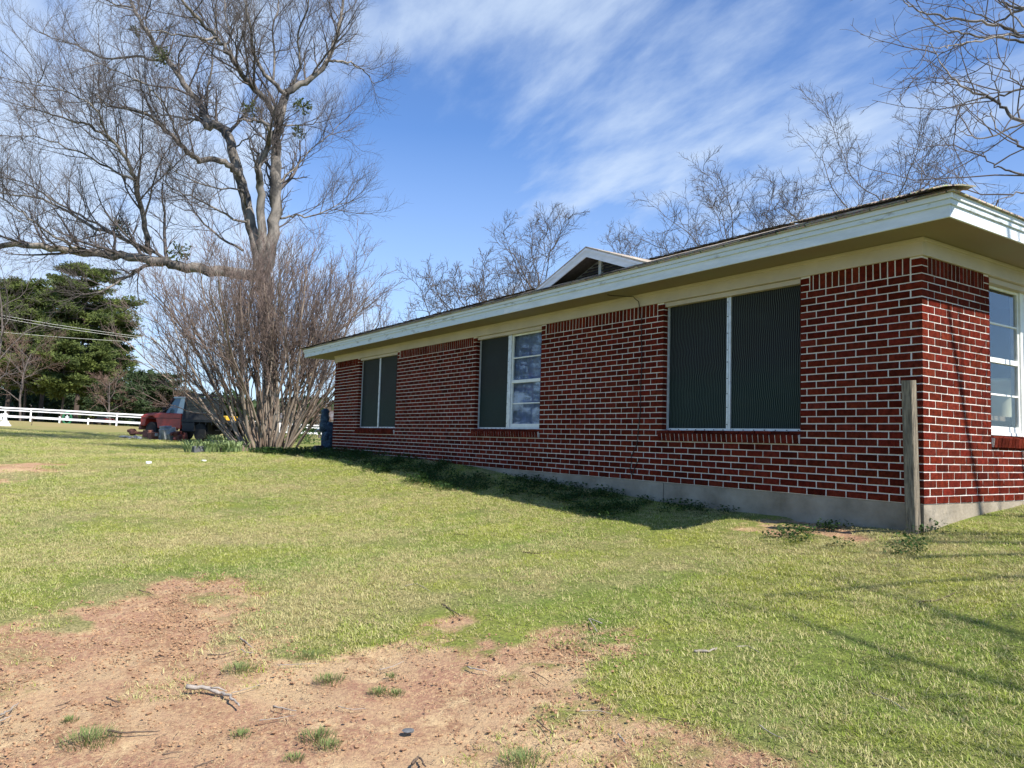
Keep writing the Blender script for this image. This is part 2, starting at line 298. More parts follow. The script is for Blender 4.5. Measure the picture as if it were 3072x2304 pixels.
DIRT=[gpoly([(-200,1390),(0,1375),(60,1368),(130,1330),(200,1290),(300,1270),(420,1260),(560,1262),(600,1275),(560,1300),(500,1296),(470,1330),(500,1362),(560,1385),(640,1395),(760,1385),(860,1370),(960,1375),(1100,1392),(1250,1388),(1310,1420),(1250,1455),(1180,1475),(1210,1505),(1340,1518),(1500,1560),(1620,1600),(1700,1690),(1600,1800),(-300,1800)]),
 gpoly([(-40,1003),(60,1001),(150,1003),(110,1010),(160,1016),(60,1019),(-40,1022)]),gpoly([(-40,1036),(20,1034),(50,1043),(-40,1050)]),
gpoly([(1560,1120),(1700,1122),(1880,1140),(1900,1160),(1760,1156),(1620,1140)]),gpoly([(1240,1370),(1310,1362),(1400,1366),(1420,1382),(1330,1386)])]
GREEN=[gpoly([(-30,1405),(60,1405),(80,1425),(50,1450),(-30,1455)]),gpoly([(-30,1465),(30,1470),(40,1500),(10,1540),(-30,1540)]),gpoly([(1085,1535),(1140,1515),(1290,1530),(1310,1560),(1180,1575)]),
 gpoly([(385,1280),(500,1280),(510,1303),(430,1300)]),gpoly([(1370,1570),(1480,1575),(1500,1600),(1400,1612)]),gpoly([(1370,1625),(1500,1620),(1560,1690),(1400,1690)])]
def edge_soft(x,y,polys,amp):
    jx=x+(fbm(x,y,.35,11,4)-.5)*amp;jy=y+(fbm(x,y,.35,77,4)-.5)*amp;jx=jx+(fbm(x,y,.08,19,2)-.5)*.25;jy=jy+(fbm(x,y,.08,29,2)-.5)*.25;m=np.zeros(x.shape)
    for (ox,oy) in ((0,0),(.07,.03),(-.06,.07),(.03,-.09),(-.07,-.04),(.17,.13),(-.15,.15),(.13,-.17),(-.17,-.12)):
        a=np.zeros(x.shape,bool)
        for p in polys: a|=pip(jx+ox,jy+oy,p)
        m+=a
    return m/9
def dirtmask(x,y):
    m=edge_soft(x,y,DIRT,1.1)*(1-edge_soft(x,y,GREEN,.35))
    return m
def Z(x,y):
    x=np.atleast_1d(np.asarray(x,float));y=np.atleast_1d(np.asarray(y,float));z=Z0(x,y)
    near=np.clip(1-np.hypot(x-2,y+5)/40,0,1)
    wall=np.clip((-.1-y)/1.0,0,1)*0.75+.25
    z=z+(fbm(x,y,1.6,5,4)-.5)*.10*near*wall+(fbm(x,y,.35,8,3)-.5)*.022*near
    return z
def zz(x,y): return float(Z(x,y)[0])
def gp(px,py): return gp0(px,py,Z)
def axis_coords(lo,hi,step,far,g=1.09):
    a=list(np.arange(lo,hi,step));s=step;v=a[0]
    left=[]
    while v>-far: s*=g;v-=s;left.append(v)
    s=step;v=a[-1];right=[]
    while v<far: s*=g;v+=s;right.append(v)
    return np.array(left[::-1]+a+right)
gx=axis_coords(-13,4.2,.065,900,1.045);gy=axis_coords(-8.2,1.2,.065,900,1.06)
GX,GY=np.meshgrid(gx,gy);GZ=Z(GX,GY);DM=np.zeros(GX.shape)
msk=(np.abs(GX)<60)&(GY<4)&(GY>-30);DM[msk]=dirtmask(GX[msk],GY[msk])
GZ=GZ-DM*.025+DM*(fbm(GX,GY,.16,31,3)-.5)*.03
# keep ground out of the house
V=np.stack([GX,GY,GZ],-1).reshape(-1,3);nx=len(gx);ny=len(gy)
idx=np.arange(nx*ny).reshape(ny,nx);F=np.stack([idx[:-1,:-1],idx[:-1,1:],idx[1:,1:],idx[1:,:-1]],-1).reshape(-1,4)
me=bpy.data.meshes.new('ground');me.vertices.add(len(V));me.vertices.foreach_set('co',V.astype(np.float32).ravel());me.loops.add(F.size);me.loops.foreach_set('vertex_index',F.astype(np.int32).ravel())
me.polygons.add(len(F));me.polygons.foreach_set('loop_start',np.arange(0,F.size,4,dtype=np.int32));me.polygons.foreach_set('loop_total',np.full(len(F),4,np.int32));me.polygons.foreach_set('use_smooth',np.ones(len(F),bool));me.update(calc_edges=True)
a_=me.attributes.new('dirt','FLOAT','POINT');a_.data.foreach_set('value',DM.ravel().astype(np.float32))
ground=bpy.data.objects.new('ground',me);COL.objects.link(ground);ground['kind']='structure'
def groundmat():
    m=bpy.data.materials.new('lawn_and_dirt');m.use_nodes=True;t=m.node_tree;p=t.nodes['Principled BSDF'];p.inputs['Roughness'].default_value=.95;p.inputs['Specular IOR Level'].default_value=.15
    g=nd(t,'ShaderNodeNewGeometry')
    def ns(s,d=5,r=.6):
        n=nd(t,'ShaderNodeTexNoise');n.inputs['Scale'].default_value=s;n.inputs['Detail'].default_value=d;n.inputs['Roughness'].default_value=r;t.links.new(g.outputs['Position'],n.inputs['Vector']);return n.outputs['Fac']
    def rng(f,a,b):
        r=nd(t,'ShaderNodeMapRange');r.inputs[1].default_value=a;r.inputs[2].default_value=b;t.links.new(f,r.inputs[0]);return r.outputs[0]
    def mix(f,a,b):
        x=nd(t,'ShaderNodeMix',data_type='RGBA');t.links.new(f,x.inputs[0])
        for i,c in((6,a),(7,b)):
            if isinstance(c,tuple): x.inputs[i].default_value=(*c,1)
            else: t.links.new(c,x.inputs[i])
        return x.outputs[2]
    green=mix(rng(ns(1.1),.36,.62),(.25,.27,.055),(.15,.21,.04))
    dry=mix(rng(ns(30,4,.7),.3,.7),(.42,.34,.17),(.29,.25,.11))
    lawn=mix(rng(ns(.55,6,.65),.46,.62),green,dry)
    lawn=mix(rng(ns(45,5,.75),.42,.66),lawn,(.075,.085,.025))
    far=nd(t,'ShaderNodeSeparateXYZ');t.links.new(g.outputs['Position'],far.inputs[0])
    lawn=mix(rng(far.outputs[0],-36,-58),lawn,mix(rng(ns(.5),.4,.6),(.30,.23,.10),(.24,.22,.08)))
    soil=mix(rng(ns(.9,7,.65),.42,.56),(.47,.33,.19),(.33,.18,.115))
    soil=mix(rng(ns(2.1,8,.75),.5,.62),soil,(.27,.145,.085))
    soil=mix(rng(ns(3.7,8,.75),.54,.66),soil,(.60,.44,.25))
    soil=mix(rng(ns(38,6,.75),.45,.7),soil,(.56,.39,.21))
    soil=mix(rng(ns(75,3,.7),.58,.7),soil,(.17,.10,.06))
    a=nd(t,'ShaderNodeAttribute',attribute_name='dirt')
    f=rng(mth(t,'ADD',a.outputs['Fac'],mth(t,'MULTIPLY',mth(t,'SUBTRACT',ns(5,8,.75),.5),1.7)),.25,.75)
    c=mix(f,lawn,soil)
    t.links.new(c,p.inputs['Base Color'])
    b=nd(t,'ShaderNodeBump');b.inputs['Strength'].default_value=.9;b.inputs['Distance'].default_value=.02
    t.links.new(mth(t,'ADD',ns(30,6,.75),mth(t,'MULTIPLY',ns(110,3,.6),.4)),b.inputs['Height']);t.links.new(b.outputs[0],p.inputs['Normal']);return m
me.materials.append(groundmat())
# ------------------------------------------------------------------ grass (stuff)
def grassmat():
    m=bpy.data.materials.new('grass_blades');m.use_nodes=True;t=m.node_tree;p=t.nodes['Principled BSDF'];p.inputs['Roughness'].default_value=.6;p.inputs['Specular IOR Level'].default_value=.3
    oi=nd(t,'ShaderNodeObjectInfo');g=nd(t,'ShaderNodeNewGeometry')
    def ns(s,d=4):
        n=nd(t,'ShaderNodeTexNoise');n.inputs['Scale'].default_value=s;n.inputs['Detail'].default_value=d;n.inputs['Roughness'].default_value=.65;t.links.new(g.outputs['Position'],n.inputs['Vector']);return n.outputs['Fac']
    def rng(f,a,b):
        r=nd(t,'ShaderNodeMapRange');r.inputs[1].default_value=a;r.inputs[2].default_value=b;t.links.new(f,r.inputs[0]);return r.outputs[0]
    def mix(f,a,b):
        x=nd(t,'ShaderNodeMix',data_type='RGBA');t.links.new(f,x.inputs[0])
        for i,c in((6,a),(7,b)):
            if isinstance(c,tuple): x.inputs[i].default_value=(*c,1)
            else: t.links.new(c,x.inputs[i])
        return x.outputs[2]
    green=mix(rng(ns(1.1),.36,.62),(.36,.40,.05),(.19,.30,.04))
    c=mix(rng(mth(t,'ADD',mth(t,'MULTIPLY',oi.outputs['Random'],.5),mth(t,'MULTIPLY',ns(.55,7),1.1)),.70,.90),green,(.50,.42,.20))
    c=mix(rng(g.outputs['Random Per Island'],.52,.9),c,(.58,.54,.25))
    t.links.new(c,p.inputs['Base Color'])
    tr=nd(t,'ShaderNodeBsdfTranslucent');t.links.new(c,tr.inputs[0]);ms=nd(t,'ShaderNodeMixShader');ms.inputs[0].default_value=.3
    t.links.new(p.outputs[0],ms.inputs[1]);t.links.new(tr.outputs[0],ms.inputs[2]);t.links.new(ms.outputs[0],t.nodes['Material Output'].inputs[0]);return m
M['grass']=grassmat()
def blade_tris(rng,n,rad,h0,h1,wd,lean=.9):
    out=[]
    for i in range(n):
        a=rng.uniform(0,2*PI);r=rad*math.sqrt(rng.uniform());b=np.array([r*math.cos(a),r*math.sin(a),-.004]);h=rng.uniform(h0,h1)
        l=rng.uniform(.15,lean)*h;a2=rng.uniform(0,2*PI);d=np.array([math.cos(a2),math.sin(a2),0]);s=np.array([-d[1],d[0],0])*wd*rng.uniform(.6,1.2)/2
        m=b+d*l*.4+np.array([0,0,h*.62]);t=b+d*l+np.array([0,0,h])
        out+= [b-s,b+s,m+s*.8, b-s,m+s*.8,m-s*.8, m-s*.8,m+s*.8,t]
    return out
rg=np.random.default_rng(3)
clc=bpy.data.collections.new('grass_clumps')
def clump_weld(name,V,m):
    # blades as connected islands: 5 verts, 3 tris
    V=np.array(V).reshape(-1,9,3);vs=[];fs=[]
    for i,b in enumerate(V):
        vs+=[b[0],b[1],b[2],b[5],b[8]];k=5*i;fs+=[(k,k+1,k+2),(k,k+2,k+3),(k+3,k+2,k+4)]
    me=bpy.data.meshes.new(name);me.from_pydata([tuple(v) for v in vs],[],fs);me.materials.append(M[m]);return bpy.data.objects.new(name,me)
for i in range(7): clc.objects.link(clump_weld('grass_clump',blade_tris(rg,52,.08,.006,.022,.0033,2.2),'grass'))
def scatter_obj(name,step_x,step_y,xr,yr,densf,gsf,coll,seed,maxd):
    X,Y=np.meshgrid(np.arange(xr[0],xr[1],step_x),np.arange(yr[0],yr[1],step_y));Zv=Z(X,Y)
    dm=dirtmask(X,Y);Zv=Zv-dm*.022
    # frustum cull with margin for side views
    D=np.stack([X,Y,Zv],-1)-EYE;dep=D@_f;u=(D@_r)/np.maximum(dep,.01)*FPX+1536;v=1152-(D@_u)/np.maximum(dep,.01)*FPX
    vis=(dep>1)&(u>-500)&(u<3600)&(v<2700)&(v>1100)
    dist=np.linalg.norm(D,axis=-1);dn=densf(X,Y,dm,dist)*vis*((Y<-.03)|(X>.03)|(X<-13.7))
    ny_,nx_=X.shape;id_=np.arange(nx_*ny_).reshape(ny_,nx_);F=np.stack([id_[:-1,:-1],id_[:-1,1:],id_[1:,1:],id_[1:,:-1]],-1).reshape(-1,4)
    keep=dn.ravel()[F].max(1)>0;F=F[keep]
    me=bpy.data.meshes.new(name);me.from_pydata(np.stack([X,Y,Zv],-1).reshape(-1,3).tolist(),[],F.tolist());me.update()
    for nm,val in(('dens',dn),('gs',gsf(dist))):
        a=me.attributes.new(nm,'FLOAT','POINT');a.data.foreach_set('value',val.ravel().astype(np.float32))
    o=bpy.data.objects.new(name,me);COL.objects.link(o);o['kind']='stuff'
    ng=bpy.data.node_groups.new(name,'GeometryNodeTree');ng.interface.new_socket('Geometry',in_out='INPUT',socket_type='NodeSocketGeometry');ng.interface.new_socket('Geometry',in_out='OUTPUT',socket_type='NodeSocketGeometry')
    gi=ng.nodes.new('NodeGroupInput');go=ng.nodes.new('NodeGroupOutput');dp=ng.nodes.new('GeometryNodeDistributePointsOnFaces');dp.distribute_method='RANDOM';dp.inputs['Seed'].default_value=seed
    na=ng.nodes.new('GeometryNodeInputNamedAttribute');na.data_type='FLOAT';na.inputs['Name'].default_value='dens'
    nb=ng.nodes.new('GeometryNodeInputNamedAttribute');nb.data_type='FLOAT';nb.inputs['Name'].default_value='gs'
    ip=ng.nodes.new('GeometryNodeInstanceOnPoints');ci=ng.nodes.new('GeometryNodeCollectionInfo');ci.inputs[0].default_value=coll;ci.inputs['Separate Children'].default_value=True;ci.inputs['Reset Children'].default_value=True
    rv=ng.nodes.new('FunctionNodeRandomValue');rv.data_type='FLOAT_VECTOR';rv.inputs[0].default_value=(-.15,-.15,0);rv.inputs[1].default_value=(.15,.15,6.28)
    rs=ng.nodes.new('FunctionNodeRandomValue');rs.data_type='FLOAT';rs.inputs[2].default_value=.65;rs.inputs[3].default_value=1.35
    mm=ng.nodes.new('ShaderNodeMath');mm.operation='MULTIPLY'
    L=ng.links.new;L(gi.outputs[0],dp.inputs['Mesh']);L(na.outputs['Attribute'],dp.inputs['Density']);L(dp.outputs['Points'],ip.inputs['Points']);L(ci.outputs[0],ip.inputs['Instance']);ip.inputs['Pick Instance'].default_value=True
    L(rv.outputs[0],ip.inputs['Rotation']);L(rs.outputs[1],mm.inputs[0]);L(nb.outputs['Attribute'],mm.inputs[1]);L(mm.outputs[0],ip.inputs['Scale']);L(ip.outputs[0],go.inputs[0])
    md=o.modifiers.new('scatter','NODES');md.node_group=ng;return o
def gd(X,Y,dm,dist):
    patch=np.clip((fbm(X,Y,.9,41,5)-.30)*5,.25,1)
    base=430*np.clip((9/np.maximum(dist,1))**1.7,.03,1)
    dd=np.clip(1-dm*1.25,0,1)**1.5;sparse=np.clip((fbm(X,Y,.5,91,5)-.56)*6,0,1)*.30*dm
    return base*(dd*patch+sparse)*(dist<45)
grass=scatter_obj('lawn_grass',.11,.11,(-42,4.5),(-22,3.2),gd,lambda d:np.clip((d/9)**.55,1,2.4),clc,1,45)
M['grass'].name='grass_blades'
thc=bpy.data.collections.new('thatch_clumps')
mat('straw',(.50,.40,.22),.8,.0,3,col2=(.30,.21,.12))
for i in range(5): thc.objects.link(clump_weld('thatch_clump',blade_tris(rg,26,.09,.002,.012,.0032,5.),'straw'))
def td(X,Y,dm,dist):
    fr=np.clip(1-abs(dm-.45)*2.2,0,1);pt=np.clip((fbm(X,Y,.7,55,5)-.46)*7,0,1);lawnp=np.clip((fbm(X,Y,1.2,57,5)-.5)*6,0,1)
    return (170*fr+130*pt*(dm>.2)+80*lawnp*(dm<.3))*np.clip((7/np.maximum(dist,1))**1.6,.05,1)*(dist<22)
scatter_obj('dry_thatch',.12,.12,(-14,4.5),(-10,.2),td,lambda d:np.clip((d/8)**.5,1,2)*np.ones_like(d),thc,9,22)
cdc=bpy.data.collections.new('clod_shapes')
mat('clod',(.42,.26,.14),.95,.0,30,col2=(.22,.12,.07))
for i in range(4):
    mb_=MB()
    for k in range(5): mb_.lathe([(0,-.002),(.006*rg.uniform(.5,1.3),.0),(.0065*rg.uniform(.5,1.2),.004),(0,.008)],(rg.uniform(-.05,.05),rg.uniform(-.05,.05),0),6,2,.35,rg)
    me_=bpy.data.meshes.new('clod');me_.from_pydata(np.concatenate(mb_.v).tolist(),[],mb_.f);me_.materials.append(M['clod']);cdc.objects.link(bpy.data.objects.new('clod',me_))
scatter_obj('soil_clods',.15,.15,(-6,4.5),(-9,-2.5),lambda X,Y,dm,dist:(55+190*np.clip((fbm(X,Y,.6,71,4)-.5)*6,0,1))*(dm>.3)*(dist<10),lambda d:np.ones_like(d),cdc,4,10)
# leafy weeds along the foundation
wdc=bpy.data.collections.new('weed_clumps')
def leaf_clump(rng,n,rad,h):
    out=[]
    for i in range(n):
        a=rng.uniform(0,2*PI);r=rad*math.sqrt(rng.uniform());c=np.array([r*math.cos(a),r*math.sin(a),rng.uniform(0,h)]);d=rng.normal(size=3);d[2]=abs(d[2])*.5;d/=np.linalg.norm(d)
        s=np.cross(d,[0,0,1]);s/=np.linalg.norm(s)+1e-6;L=rng.uniform(.012,.032);W=L*.42;out+= [c,c+d*L*.5+s*W,c+d*L, c,c+d*L,c+d*L*.5-s*W]
    return out
for i in range(5):
    V=np.array(leaf_clump(rg,60,.09,.07));me=bpy.data.meshes.new('weed_clump');me.from_pydata(V.tolist(),[],[(k,k+1,k+2) for k in range(0,len(V),3)]);me.materials.append(M['leaf_weed']);wdc.objects.link(bpy.data.objects.new('weed_clump',me))
def wd(X,Y,dm,dist):
    p=fbm(X,Y,.8,61,4);d=np.clip((p-.40)*8,0,1)*(X<.3)*(X>-17.5)*((Y>-1.15+.5*fbm(X,Y,1,9,2)))*np.where(X<-13.6,Y<.3,1)
    d2=np.clip((fbm(X,Y,1.7,13,4)-.64)*10,0,1)*.12*(dist<14)
    return 110*np.clip(d+.25*(X<-7.0)*(X>-17.5)*(Y>-.95)+0*d2,0,1)*np.clip((8/np.maximum(dist,1))**.7,.4,1)*(Y<.3)
scatter_obj('foundation_weeds',.1,.1,(-17.5,.6),(-1.6,.3),wd,lambda d:np.clip((d/9)**.5,.8,1.5)*np.ones_like(d),wdc,5,20)
# ------------------------------------------------------------------ the house
B=.2032;C=B/3;H=31.2*C;L_=13.6245;DEP=8.9;OH=.465
house=empty('brick_house',label='long low red brick ranch house with white eaves and screened windows',cat='house')
rb=np.random.default_rng(7)
def tint(): 
    v=rb.uniform(.68,1.25);w_=rb.uniform(.85,1.2);return (v,v*w_*.95,v*w_*rb.uniform(.8,1.1)) if rb.uniform()>.12 else (v*.7,v*.72,v*.75)
JH,JV,BD=.0104,.0132,.091
def build_wall(bm,mm,T,length,openings,phase,skip_corner,full_corner,inset=0):
    # T maps (s along wall from corner 0, depth in, z) to world ; openings: (s0,s1,z0)
    def put(s0,s1,z0,z1,d0,d1):
        if s1-s0<.018 or z1-z0<.012: return
        a=T(s0,d0,z0);b=T(s1,d1,z1);lo=np.minimum(a,b);hi=np.maximum(a,b);bm.box(lo,hi,.0011,rb,tint())
    def clip(s0,s1,zc):
        seg=[(s0,s1)]
        for o0,o1,oz in openings:
            if zc<oz-.02: continue
            n=[]
            for a,b in seg:
                if b<=o0 or a>=o1: n.append((a,b));continue
                if a<o0:n.append((a,o0))
                if b>o1:n.append((o1,b))
            seg=n
        return seg
    for k in range(29):
        z0=k*C+JH/2;z1=(k+1)*C-JH/2;start=0 if (k%2)==phase else B/2
        s=start-B
        while s<length:
            a=s;b=s+B;s=b
            if b<=0: continue
            if a<0: a=0
            first=(a==0)
            if first and b<B*.9 and skip_corner: continue
            A=0. if first else a+JV/2
            for c0,c1 in clip(A,min(b-JV/2,length),(z0+z1)/2):
                for o0,o1,oz in openings:
                    if (z0+z1)/2>=oz-.02:
                        if 0<c0-o1<.02: c0=o1
                        if 0<o0-c1<.02: c1=o0
                put(c0,c1,z0,z1,inset,BD)
    z0=29*C+JH/2;z1=H
    ends=[0]+sum([[o0,o1] for o0,o1,_ in openings],[])+[length]
    for i in range(0,len(ends),2):
        a,b=ends[i],ends[i+1]
        for e0,e1,fc in ((a,a+B/2,a==0),(b-B/2,b,False)):
            if b-a<.5: break
            for j in range(3):
                q0=z0+j*C;q1=min(q0+C-JH,z1)
                A=e0 if (fc or e0==a) else e0+JV/2;Bb=e1 if e1==b else e1-JV/2
                if fc and skip_corner and not full_corner: continue
                put(A,Bb,q0,q1,inset,BD)
        s=a+B/2
        while s<b-B/2-.01:
            e=min(s+C,b-B/2);put(s+JV/2,e-JV/2,z0,z1,inset,BD);s=e
    # mortar slab with openings
    cuts=sorted(set([0.,length]+[x for o in openings for x in o[:2]]))
    for a,b in zip(cuts[:-1],cuts[1:]):
        op=[o for o in openings if o[0]<=a+1e-6 and o[1]>=b-1e-6];top=op[0][2]-.115 if op else H
        lo_=any(abs(o[1]-a)<1e-6 for o in openings);hi_=any(abs(o[0]-b)<1e-6 for o in openings)
        p=T((.16 if full_corner else .0045) if a==0 else a+(.005 if lo_ and not op else 0)-(0 if not (op and a==op[0][0]) else .005),.0045+inset,0);q=T(b-.006 if b==length else b-(.005 if hi_ and not op else 0)+(.005 if op and b==op[0][1] else 0),.16,top);mm.box(np.minimum(p,q),np.maximum(p,q))
bm=MB();mm=MB()
W3=(1.19,3.048,.60);W2=(5.495,7.305,.60);W1=(10.30,12.195,.60);W4=(1.19,2.86,.62)
build_wall(bm,mm,lambda s,d,z:np.array((-s,d,z)),L_,[W3,W2,W1],1,True,False)
build_wall(bm,mm,lambda s,d,z:np.array((-d,s,z)),DEP,[W4],0,True,True)
build_wall(bm,mm,lambda s,d,z:np.array((-L_+.003+d,s+.1,z)),DEP-.1,[],0,False,False)
build_wall(bm,mm,lambda s,d,z:np.array((-s-.1,DEP-.003-d,z)),L_-.2,[],1,False,False)
wall=bm.build('wall','brick',house);mo=mm.build('mortar','mortar',wall)
# corner return bricks of the top band belong to both faces: filler mortar strip above last course
fd=MB();fd.box((-L_-.004,.008,-1.2),(-.008,.25,-.002));fd.box((-.25,.25,-1.2),(-.008,DEP,-.002));fd.box((-L_+.004,.25,-1.2),(-L_+.25,DEP,-.002));fd.box((-L_+.25,DEP-.25,-1.2),(-.25,DEP-.004,-.002));fd.build('foundation','concrete',house)
for cx,cz,tx in ((-3.02,-.02,.004),(-8.4,-.02,.004)):
    k=MB();k.beam((cx,.0065,-.6),(cx+.006,.0065,-.004),.004,.004);k.build('foundation_crack','black_wire',house)
# window head boards / frieze / soffit / fascia
SO=2.268
fr=MB();fr.box((-L_-.018,-.020,H+.001),(.020,.03,SO-.001));fr.box((-.03,.03,H+.001),(.020,DEP+.02,SO-.001));fr.box((-L_-.018,.03,H+.001),(-L_+.03,DEP+.02,SO-.001));fr.build('frieze_board','cream_paint',house,bevel=.003)
mo2=MB();mo2.box((-L_-.034,-.036,SO-.034),(.036,-.0205,SO-.002));mo2.box((.0205,-.0205,SO-.034),(.036,DEP,SO-.002));mo2.build('frieze_moulding','cream_paint',house,bevel=.004)
XF=-14.47
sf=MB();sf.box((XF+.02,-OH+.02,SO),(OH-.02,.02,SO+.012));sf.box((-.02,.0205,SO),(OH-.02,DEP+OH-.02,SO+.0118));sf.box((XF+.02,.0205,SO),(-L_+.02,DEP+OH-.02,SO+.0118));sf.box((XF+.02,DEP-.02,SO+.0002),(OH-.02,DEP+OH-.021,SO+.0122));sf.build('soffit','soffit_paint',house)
EZ=2.45
def fasc(name,lo,hi,m='white_paint'): f=MB();f.box(lo,hi);return f.build(name,m,house,bevel=.003)
fasc('fascia',(-5.8,-OH,SO-.012),(OH,-OH+.019,SO+.125));fasc('fascia',(XF,-OH+.001,SO-.012),(-5.803,-OH+.019,SO+.125),'peeling_paint')
fasc('fascia',(OH-.019,-OH+.0195,SO-.012),(OH,DEP+OH,SO+.125));fasc('fascia',(XF,-OH+.0195,SO-.012),(XF+.019,DEP+OH,SO+.125));fasc('fascia',(XF+.02,DEP+OH-.019,SO-.012),(OH-.02,DEP+OH,SO+.125))
def crown(pts):
    # crown strip under shingles: two stepped boards
    return pts
for i,(e,z0,z1) in enumerate(((.016,SO+.085,SO+.127),(.030,SO+.128,EZ-.012))):
    t=MB();o=OH+e;t.box((XF-e,-o,z0),(o,-OH+.001 if i==0 else -OH-.0,z1));t.box((OH+.0005,-OH+.002,z0),(o,DEP+o,z1));t.box((XF-e,-OH+.002,z0),(XF-.0005,DEP+o,z1));t.box((XF,DEP+OH+.0005,z0),(OH,DEP+o,z1))
    t.build('eave_trim','white_paint' if i else 'peeling_paint',house,bevel=.004)
# roof: hip with low slope, shingle courses as stepped strips at the eave
SL=.351;YR=DEP/2;o=OH+.055;RZ=EZ+SL*(YR+o);hx=YR+o
rf=MB();e=[(XF-.055,-o,EZ),(o,-o,EZ),(o,DEP+o,EZ),(XF-.055,DEP+o,EZ)];r1=(XF-.055+hx,YR,RZ);r2=(o-hx,YR,RZ)
up=.012
def ring(off,dz): return [(a[0],a[1],a[2]+dz) for a in e]
v=[*e,r1,r2,*[(a[0],a[1],a[2]-.012) for a in e]]
rf.add(v,[(0,1,5,4),(1,2,5),(2,3,4,5),(3,0,4),(0,6,7,1),(1,7,8,2),(2,8,9,3),(3,9,6,0),(6,9,8,7)]);roof=rf.build('roof','shingles',house)
# shingle butts: course steps running up the long slope (first rows), ragged
sh=MB();rs_=np.random.default_rng(5)
nC=16
for k in range(nC):
    y0=-o-.012+k*.135;z=EZ+SL*(y0+o);x=XF-.06+(k*.135);x1=o-k*.135
    while x<x1-.05:
        w_=rs_.uniform(.26,.34);xe=min(x+w_,x1);j=rs_.uniform(-.006,.006)
        sh.add([(x+.003,y0+j,z+.006),(xe-.003,y0+j,z+.006),(xe-.003,y0+j,z+.010+rs_.uniform(0,.003)),(x+.003,y0+j,z+.010),(xe-.003,y0+.155,z+.155*SL+.006),(x+.003,y0+.155,z+.155*SL+.006)],[(0,1,2,3),(3,2,4,5)]);x=xe
sh.build('shingle_course','shingles',roof)
cap=MB()
for (p,q) in ((Vector(e[1]),Vector(r2)),(Vector(e[0]),Vector(r1)),(Vector(r1),Vector(r2)),(Vector(e[2]),Vector(r2))):
    d=q-p;n=int(d.length/.14);dn=d.normalized();sd=dn.cross(Vector((0,0,1))).normalized()
    for k in range(n):
        a=p+dn*(k*.14-.02);lift=.035+.012*rs_.uniform();u=Vector((0,0,1));A=a+u*(.028+rs_.uniform(0,.012));Bq=a+dn*.2+u*.012;dr=-.04 if p.z!=q.z else -.045
        for (P0,th) in((A,0),):
            vs=[A+sd*.15+u*(dr*.45),A+sd*.06+u*.0,A-sd*.06,A-sd*.15+u*(dr*.45),Bq+sd*.15+u*(dr*.45),Bq+sd*.06,Bq-sd*.06,Bq-sd*.15+u*(dr*.45)]
            vs+= [x_-u*.012 for x_ in vs[:4]]
            cap.add([tuple(x_) for x_ in vs],[(0,1,5,4),(1,2,6,5),(2,3,7,6),(8,9,1,0),(9,10,2,1),(10,11,3,2)])
cap.build('ridge_cap','shingles',roof)
# small vented gable on the front slope
gy_=2.0;ax,az=-6.99,3.905;gl,gr_=-8.62,-5.36;gb=3.32
gb2=EZ+SL*(gy_+o)
ga=MB();s_=.36
def rz(x): return az-s_*abs(x-ax)
ga.add([(gl-.05,gy_,rz(gl-.05)),(ax,gy_,az),(gr_+.05,gy_,rz(gr_+.05)),(gr_+.05,gy_+3.2,rz(gr_+.05)),(ax,gy_+3.2,az),(gl-.05,gy_+3.2,rz(gl-.05))]+[(gl-.05,gy_,rz(gl-.05)-.03),(ax,gy_,az-.03),(gr_+.05,gy_,rz(gr_+.05)-.03),(gr_+.05,gy_+3.2,rz(gr_+.05)-.03),(ax,gy_+3.2,az-.03),(gl-.05,gy_+3.2,rz(gl-.05)-.03)],[(0,1,4,5),(1,2,3,4),(0,6,7,1),(1,7,8,2),(6,11,10,7),(7,10,9,8)])
gab=ga.build('gable_roof','shingles',house)
rk=MB()
for sg,x1 in((-1,gl),(1,gr_)):
    a=(ax,gy_+.012,az-.032);b=(x1,gy_+.012,rz(x1)-.032)
    rk.add([a,b,(b[0],b[1],b[2]-.15),(a[0],a[1],a[2]-.155),(a[0],a[1]+.02,a[2]),(b[0],b[1]+.02,b[2]),(b[0],b[1]+.02,b[2]-.15),(a[0],a[1]+.02,a[2]-.155)],[(0,1,2,3),(4,7,6,5),(3,2,6,7),(1,5,6,2)])
    rk.add([(ax,gy_,az-.031),(x1,gy_,rz(x1)-.031),(x1,gy_,rz(x1)-.075),(ax,gy_,az-.077)],[(0,1,2,3)])
rk.build('rake_board','white_paint',gab)
gs=MB();
for x1 in(gl,gr_): gs.add([(ax,gy_+.02,az-.12),(x1,gy_+.02,rz(x1)-.12),(x1,gy_+.42,rz(x1)-.12),(ax,gy_+.42,az-.12)],[(0,1,2,3)])
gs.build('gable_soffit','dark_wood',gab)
gw=MB();gw.add([(gl,gy_+.42,3.1),(gr_,gy_+.42,3.1),(gr_,gy_+.42,rz(gr_)-.1),(ax,gy_+.42,az-.12),(gl,gy_+.42,rz(gl)-.1)],[(0,1,2,3,4)]);gw.build('gable_wall','grey_siding',gab)
lv=MB();zb=3.43
for k in range(6):
    z=zb+.03+k*.055;hw=(az-.16-z-.03)/s_
    if hw>.1: lv.add([(ax-hw,gy_+.405,z+.045),(ax+hw,gy_+.405,z+.045),(ax+hw,gy_+.36,z),(ax-hw,gy_+.36,z),(ax+hw,gy_+.36,z-.008),(ax-hw,gy_+.36,z-.008)],[(0,1,2,3),(3,2,4,5)])
lv.build('gable_vent','louvre',gab)
lt=MB();lt.box((ax-.035,gy_+.335,zb),(ax+.035,gy_+.415,az-.14));hw=(az-.16-zb)/s_;lt.box((ax-hw-.05,gy_+.33,zb-.05),(ax+hw+.05,gy_+.415,zb));lt.build('vent_frame','white_paint',gab)
